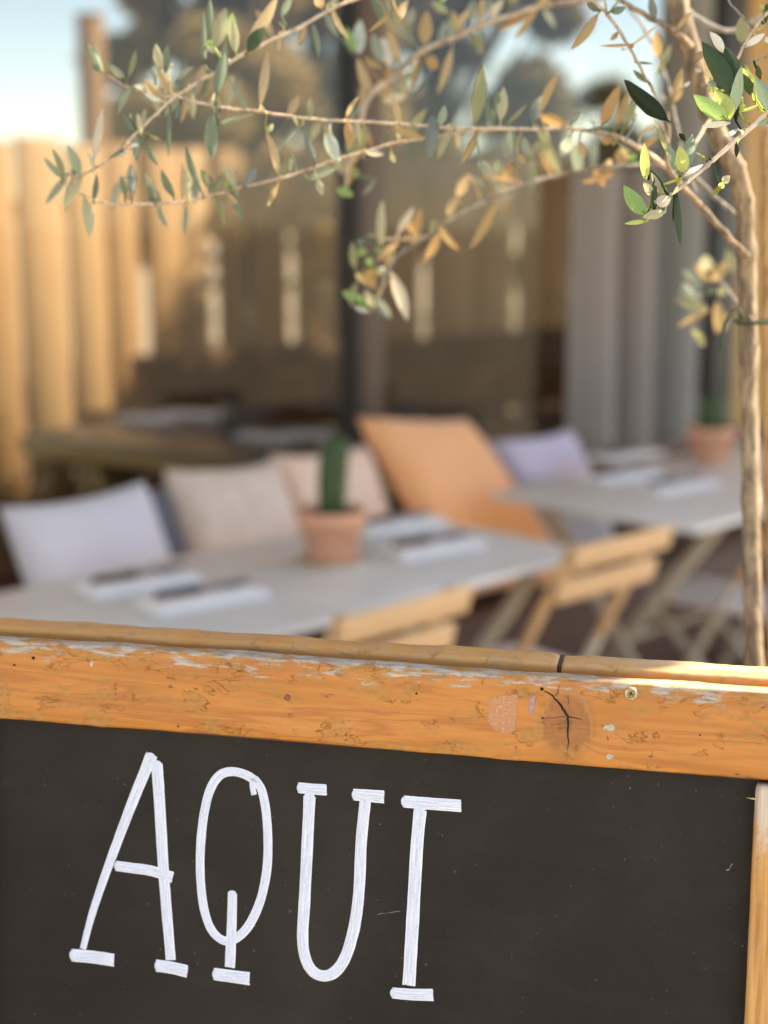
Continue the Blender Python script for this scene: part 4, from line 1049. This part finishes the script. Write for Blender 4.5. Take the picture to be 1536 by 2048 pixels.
leaves(400, 0, 3.84, [
 (112,370,195,58,112,'py'),(272,405,240,118,82,'py'),(225,290,252,95,70,'gr'),(90,350,60,310,50,'gr'),(192,425,0,365,24,'aq'),(120,375,8,318,20,'py'),(130,735,195,300,76,'te'),(62,300,78,-10,60,'te'),(30,455,22,80,46,'te'),
 (368,315,592,-30,92,'tn'),(368,398,502,205,104,'dg'),(465,810,518,395,74,'tn'),(622,125,705,-50,56,'te'),(642,212,608,165,14,'py'),(935,65,890,-50,80,'tn'),(960,65,1045,35,60,'py'),(598,1340,508,1010,62,'tn'),(508,1020,562,950,42,'ol'),
 (130,962,415,878,28,'sg'),(98,870,90,1220,92,'te'),(578,1182,752,980,30,'sg'),(885,1235,798,970,64,'bg'),(1045,1225,955,1020,86,'aq'),(830,1375,1065,1285,72,'sg'),(340,1425,435,1285,76,'bg'),
 (600,1400,520,1590,44,'oc'),(500,862,470,800,16,'py'),(150,800,130,745,22,'py'),(110,560,40,510,18,'py'),(610,250,600,400,30,'tn'),(700,1180,690,1330,22,'sg'),(900,1380,940,1500,60,'py'),(60,1440,10,1300,50,'ol'),(760,980,700,870,26,'py')])
leaves(660, 0, 3.84, [
 (222,415,232,150,104,'aq'),(190,432,68,268,42,'te'),(182,380,118,205,62,'gr'),(245,440,400,522,50,'tn'),(298,245,560,20,32,'oc'),(482,150,430,0,26,'sg'),(540,150,602,-10,60,'tn'),(462,512,400,285,82,'wh'),(402,480,330,255,86,'sg'),(545,480,442,240,70,'tn'),
 (305,740,208,440,82,'tn'),(440,612,452,510,46,'or'),(340,720,420,585,42,'oc'),(722,342,742,88,102,'oc'),(690,372,440,90,30,'sg'),(938,370,828,722,66,'tn'),(738,435,825,530,96,'or'),(770,540,578,800,30,'bg'),(530,940,478,735,50,'tn'),(585,740,400,785,70,'cr'),
 (838,968,882,808,64,'sg'),(790,880,765,1215,104,'bg'),(478,985,722,1062,62,'oc'),(130,935,152,1155,80,'or'),(120,905,220,740,32,'tn'),(250,955,178,1200,80,'ol'),(162,1190,150,1425,82,'or'),(200,1290,200,1375,42,'gr'),(55,1455,180,1505,76,'gr'),
 (0,1030,62,1230,70,'aq'),(260,1155,415,1190,50,'cr'),(1310,922,1332,665,86,'py'),(1275,850,1285,700,52,'te'),(1362,950,1515,795,30,'ol'),(1140,1015,1005,1262,52,'oc'),(1062,1340,968,1515,72,'tn'),(1100,965,1180,490,104,'ol'),(962,240,1080,58,44,'tn'),
 (1072,195,1105,-10,60,'sg'),(1152,175,1172,-10,70,'tn'),(1222,135,1335,-10,60,'cr'),(1302,232,1530,108,62,'or'),(1610,-10,1410,302,58,'oc'),(930,305,910,125,44,'sg'),(900,100,780,15,60,'pg'),(1165,1262,1215,1345,56,'sg'),(1480,1055,1525,1190,60,'sg'),
 (1440,1180,1500,1262,50,'oc'),(1402,1250,1330,1372,60,'or'),(1230,1345,1150,1235,52,'aq'),(1282,1345,1290,1225,60,'sg'),(1200,1450,1070,1345,36,'sg'),(850,20,880,-60,70,'gr'),(650,540,560,640,52,'ol'),(600,200,640,60,60,'sg'),(470,1180,500,1250,40,'py'),(1370,20,1460,-40,80,'ol'),(350,1380,250,1500,30,'sg')])
leaves(660, 330, 3.84, [
 (1272,310,1075,645,72,'oc'),(850,500,708,765,72,'or'),(470,830,595,1195,98,'cr'),(390,620,402,275,72,'py'),(520,525,642,325,60,'cr'),(600,505,655,440,60,'or'),(760,525,802,415,52,'ol'),(900,392,962,250,62,'tn'),(972,245,1065,75,76,'tn'),(510,610,360,735,62,'oc'),
 (190,800,172,585,62,'ol'),(258,805,345,945,82,'or'),(200,680,285,660,62,'gr'),(280,765,312,720,60,'gr'),(350,665,382,640,52,'gr'),(330,605,332,510,62,'te'),(242,622,218,565,50,'bg'),(205,1040,98,968,66,'gr'),(205,1050,245,1000,76,'gr'),(332,1100,268,958,62,'py'),
 (160,1080,205,895,60,'ol'),(405,830,378,790,60,'wh'),(300,1130,180,1080,40,'aq'),(250,900,200,820,40,'tn'),(1170,80,1450,120,40,'oc'),(430,900,340,1060,24,'tn')])
leaves(960, 0, 3.84, [
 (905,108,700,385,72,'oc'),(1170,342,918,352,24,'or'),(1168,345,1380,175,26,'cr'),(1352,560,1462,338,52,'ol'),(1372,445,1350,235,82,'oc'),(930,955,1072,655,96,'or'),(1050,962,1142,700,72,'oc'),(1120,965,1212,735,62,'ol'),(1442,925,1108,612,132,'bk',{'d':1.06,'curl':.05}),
 (1292,635,1175,535,42,'te'),(850,992,1112,982,38,'te'),(665,968,440,878,92,'or'),(395,935,472,738,92,'bg'),(470,855,602,560,62,'oc'),(1005,1100,930,1045,62,'or'),(1022,1115,1010,1010,42,'py'),(1175,1165,1050,1085,30,'sg'),(1210,1152,1375,1050,52,'or'),(1100,1262,1080,1135,110,'oc'),
 (700,1050,622,1205,92,'aq'),(760,1080,805,1225,62,'tn'),(622,1345,480,1045,72,'ol'),(760,1335,728,1095,92,'sg'),(400,1432,390,1195,40,'sg'),(390,1200,320,1050,50,'sg'),(395,1200,460,1080,40,'ol'),(1040,1322,780,1402,62,'or'),(1482,780,1545,640,60,'oc'),(960,1330,1000,1220,60,'oc'),
 (975,100,950,-20,22,'py'),(990,100,1090,-10,22,'py'),(930,80,820,20,60,'te'),(1000,90,1120,60,60,'te'),(1340,150,1310,-40,60,'bg'),(1330,880,1440,820,50,'te'),(1190,920,1160,860,60,'aq'),(1260,1000,1350,960,40,'cr'),(880,960,860,900,40,'aq'),(1420,780,1400,720,26,'py'),(1110,380,1085,370,24,'wh'),(1200,480,1330,490,22,'te'),
 (1180,1230,1160,1180,70,'gr'),(700,960,780,860,50,'sg'),(1060,250,1000,310,40,'or')])
# near cluster, in focus
K = dict(d=1.0)
leaves(1336, 0, 5.12, [
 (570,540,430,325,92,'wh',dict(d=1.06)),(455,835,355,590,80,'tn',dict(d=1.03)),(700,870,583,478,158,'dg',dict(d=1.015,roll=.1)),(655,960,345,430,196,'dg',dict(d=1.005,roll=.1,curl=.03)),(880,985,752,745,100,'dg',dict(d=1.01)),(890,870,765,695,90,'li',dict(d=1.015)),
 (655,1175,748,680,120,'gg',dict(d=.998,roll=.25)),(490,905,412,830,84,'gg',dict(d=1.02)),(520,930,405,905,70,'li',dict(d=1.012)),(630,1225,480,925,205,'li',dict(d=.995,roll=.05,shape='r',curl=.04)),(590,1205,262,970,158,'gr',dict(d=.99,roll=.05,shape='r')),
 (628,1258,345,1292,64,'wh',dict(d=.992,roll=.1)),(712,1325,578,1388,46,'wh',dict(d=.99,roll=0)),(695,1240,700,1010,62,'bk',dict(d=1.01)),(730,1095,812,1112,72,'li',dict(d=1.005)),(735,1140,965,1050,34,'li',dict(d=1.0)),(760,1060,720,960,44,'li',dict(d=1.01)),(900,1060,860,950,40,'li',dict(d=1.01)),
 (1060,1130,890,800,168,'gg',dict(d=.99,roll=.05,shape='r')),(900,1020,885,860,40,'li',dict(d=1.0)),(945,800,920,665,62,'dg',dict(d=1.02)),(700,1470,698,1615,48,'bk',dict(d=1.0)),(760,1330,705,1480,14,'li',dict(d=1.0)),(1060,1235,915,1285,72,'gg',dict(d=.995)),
 (800,472,992,345,76,'wh',dict(d=1.05)),(980,405,1060,400,62,'cr',dict(d=1.06)),(745,440,762,150,132,'ol',dict(d=1.12)),(1000,230,1015,30,64,'dg',dict(d=1.09)),(935,300,1005,225,44,'py',dict(d=1.08)),(985,120,950,40,40,'li',dict(d=1.09)),(80,315,245,112,52,'oc',dict(d=1.2)),(290,620,352,525,76,'or',dict(d=1.06)),
 (50,1025,142,700,96,'oc',dict(d=1.22)),(160,890,225,838,42,'wh',dict(d=1.15)),(310,740,340,715,30,'wh',dict(d=1.15)),
 (115,1800,0,1475,96,'gg',dict(d=1.005,roll=.2)),(150,1765,115,1495,136,'li',dict(d=.992,roll=.05,shape='r')),(175,1720,248,1372,132,'gg',dict(d=1.0,roll=.1,shape='r')),(158,1800,362,1685,52,'wh',dict(d=.99,roll=.1)),(368,1612,282,1560,18,'li',dict(d=1.0,shape='l')),(175,1430,110,1365,52,'bk',dict(d=1.01)),
 (432,1615,532,1880,44,'dg',dict(d=1.0,curl=.1)),(560,1868,635,1800,84,'py',dict(d=1.0,shape='r')),(535,1930,565,1865,66,'li',dict(d=1.0,shape='r')),(330,1690,405,1670,30,'gg',dict(d=1.01))])
leaves(1100, 50, 3.151, [
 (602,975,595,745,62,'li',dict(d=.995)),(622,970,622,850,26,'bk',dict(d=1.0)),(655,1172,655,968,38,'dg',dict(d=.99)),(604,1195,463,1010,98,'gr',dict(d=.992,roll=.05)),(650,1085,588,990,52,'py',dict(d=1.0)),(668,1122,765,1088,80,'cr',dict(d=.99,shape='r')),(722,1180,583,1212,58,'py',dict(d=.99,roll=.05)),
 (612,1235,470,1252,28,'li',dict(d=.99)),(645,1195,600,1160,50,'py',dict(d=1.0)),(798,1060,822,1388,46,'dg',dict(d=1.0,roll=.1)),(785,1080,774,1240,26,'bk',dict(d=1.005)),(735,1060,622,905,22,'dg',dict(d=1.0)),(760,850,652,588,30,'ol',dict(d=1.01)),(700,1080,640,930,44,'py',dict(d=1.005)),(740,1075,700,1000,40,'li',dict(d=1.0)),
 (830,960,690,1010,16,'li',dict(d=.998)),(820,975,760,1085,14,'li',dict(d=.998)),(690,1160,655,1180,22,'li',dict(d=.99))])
leaves(1336, 400, 5.12, [
 (400,725,392,560,142,'py',dict(shape='r')),(425,835,268,655,72,'oc'),(455,835,605,630,122,'oc'),(645,755,605,500,92,'ol'),(505,1040,502,1372,120,'oc'),(600,1150,560,1362,70,'oc'),(335,905,155,710,82,'sg'),(255,1135,150,845,172,'sg'),(355,1000,265,925,90,'sg'),(402,1110,65,1010,92,'ol'),(372,1492,245,1305,92,'ol'),(420,1120,100,1300,72,'oc'),(520,980,600,880,90,'ol'),(480,900,400,960,70,'te')], br=14, d=1.62)

# more small leaves scattered along the arching branches
NB = len(ALL)
for bi, n_, cols in ((1, 24, 'te sg py tn'), (2, 18, 'tn ol sg py'), (3, 20, 'te sg py ol'), (4, 26, 'tn oc sg ol py'), (5, 8, 'oc tn or sg')):
    sp = BR[bi][1]
    for _ in range(n_):
        x, y, dd, w_ = sp[lrnd.randrange(3, len(sp)-3)]
        if not (0 < x < 1200): continue
        an = lrnd.choice((1, -1))*lrnd.uniform(50, 120); L = lrnd.uniform(38, 78); x += lrnd.uniform(-6, 6); y += lrnd.uniform(-6, 6)
        leaf(x, y, x+L*math.cos(R(an))*lrnd.choice((1, -1)), y+L*math.sin(R(an)), lrnd.uniform(11, 18), lrnd.choice(cols.split()), br=bi, d=dd+lrnd.uniform(.0, .16))
extra, mats, V_, F_, MI_, UV_ = ALL[NB:], [], [], [], [], []
for o in extra:                       # the smallest, blurriest ones are joined into a single part
    me = o.data; mt = me.materials[0]
    if mt not in mats: mats.append(mt)
    b0 = len(V_); V_ += [tuple(v.co) for v in me.vertices]
    for p_ in me.polygons:
        F_.append(tuple(b0+i for i in p_.vertices)); MI_.append(mats.index(mt)); UV_ += [tuple(me.uv_layers[0].data[li].uv) for li in p_.loop_indices]
    bpy.data.objects.remove(o); bpy.data.meshes.remove(me)
me = bpy.data.meshes.new('small_leaves'); me.from_pydata(V_, [], F_)
for m_ in mats: me.materials.append(m_)
me.polygons.foreach_set('material_index', MI_); uvl = me.uv_layers.new(name='UVMap')
for i, uv in enumerate(UV_): uvl.data[i].uv = uv
for p_ in me.polygons: p_.use_smooth = True
o = link('small_leaves', me, None, tree); o['kind'] = 'stuff'
# leaf clumps added above the view, set to shade the sign rail's left part
cm = MB(); crd = random.Random(9)
for c, r_, n_ in (((.58, 1.34, 2.08), (.13, .075, .07), 1300), ((.76, 1.30, 2.10), (.12, .07, .07), 1500), ((.92, 1.26, 2.11), (.10, .06, .06), 1300), ((.35, 1.55, 2.15), (.25, .16, .1), 900), ((0, 1.6, 2.2), (.3, .2, .12), 900), ((.45, 1.7, 2.35), (.4, .2, .15), 900)):
    leaf_cloud(cm, c, r_, n_, .026, crd)
for v in cm.bm.verts: v.co -= TB
o = cm.obj('crown', LM['sg'], tree); o['kind'] = 'stuff'
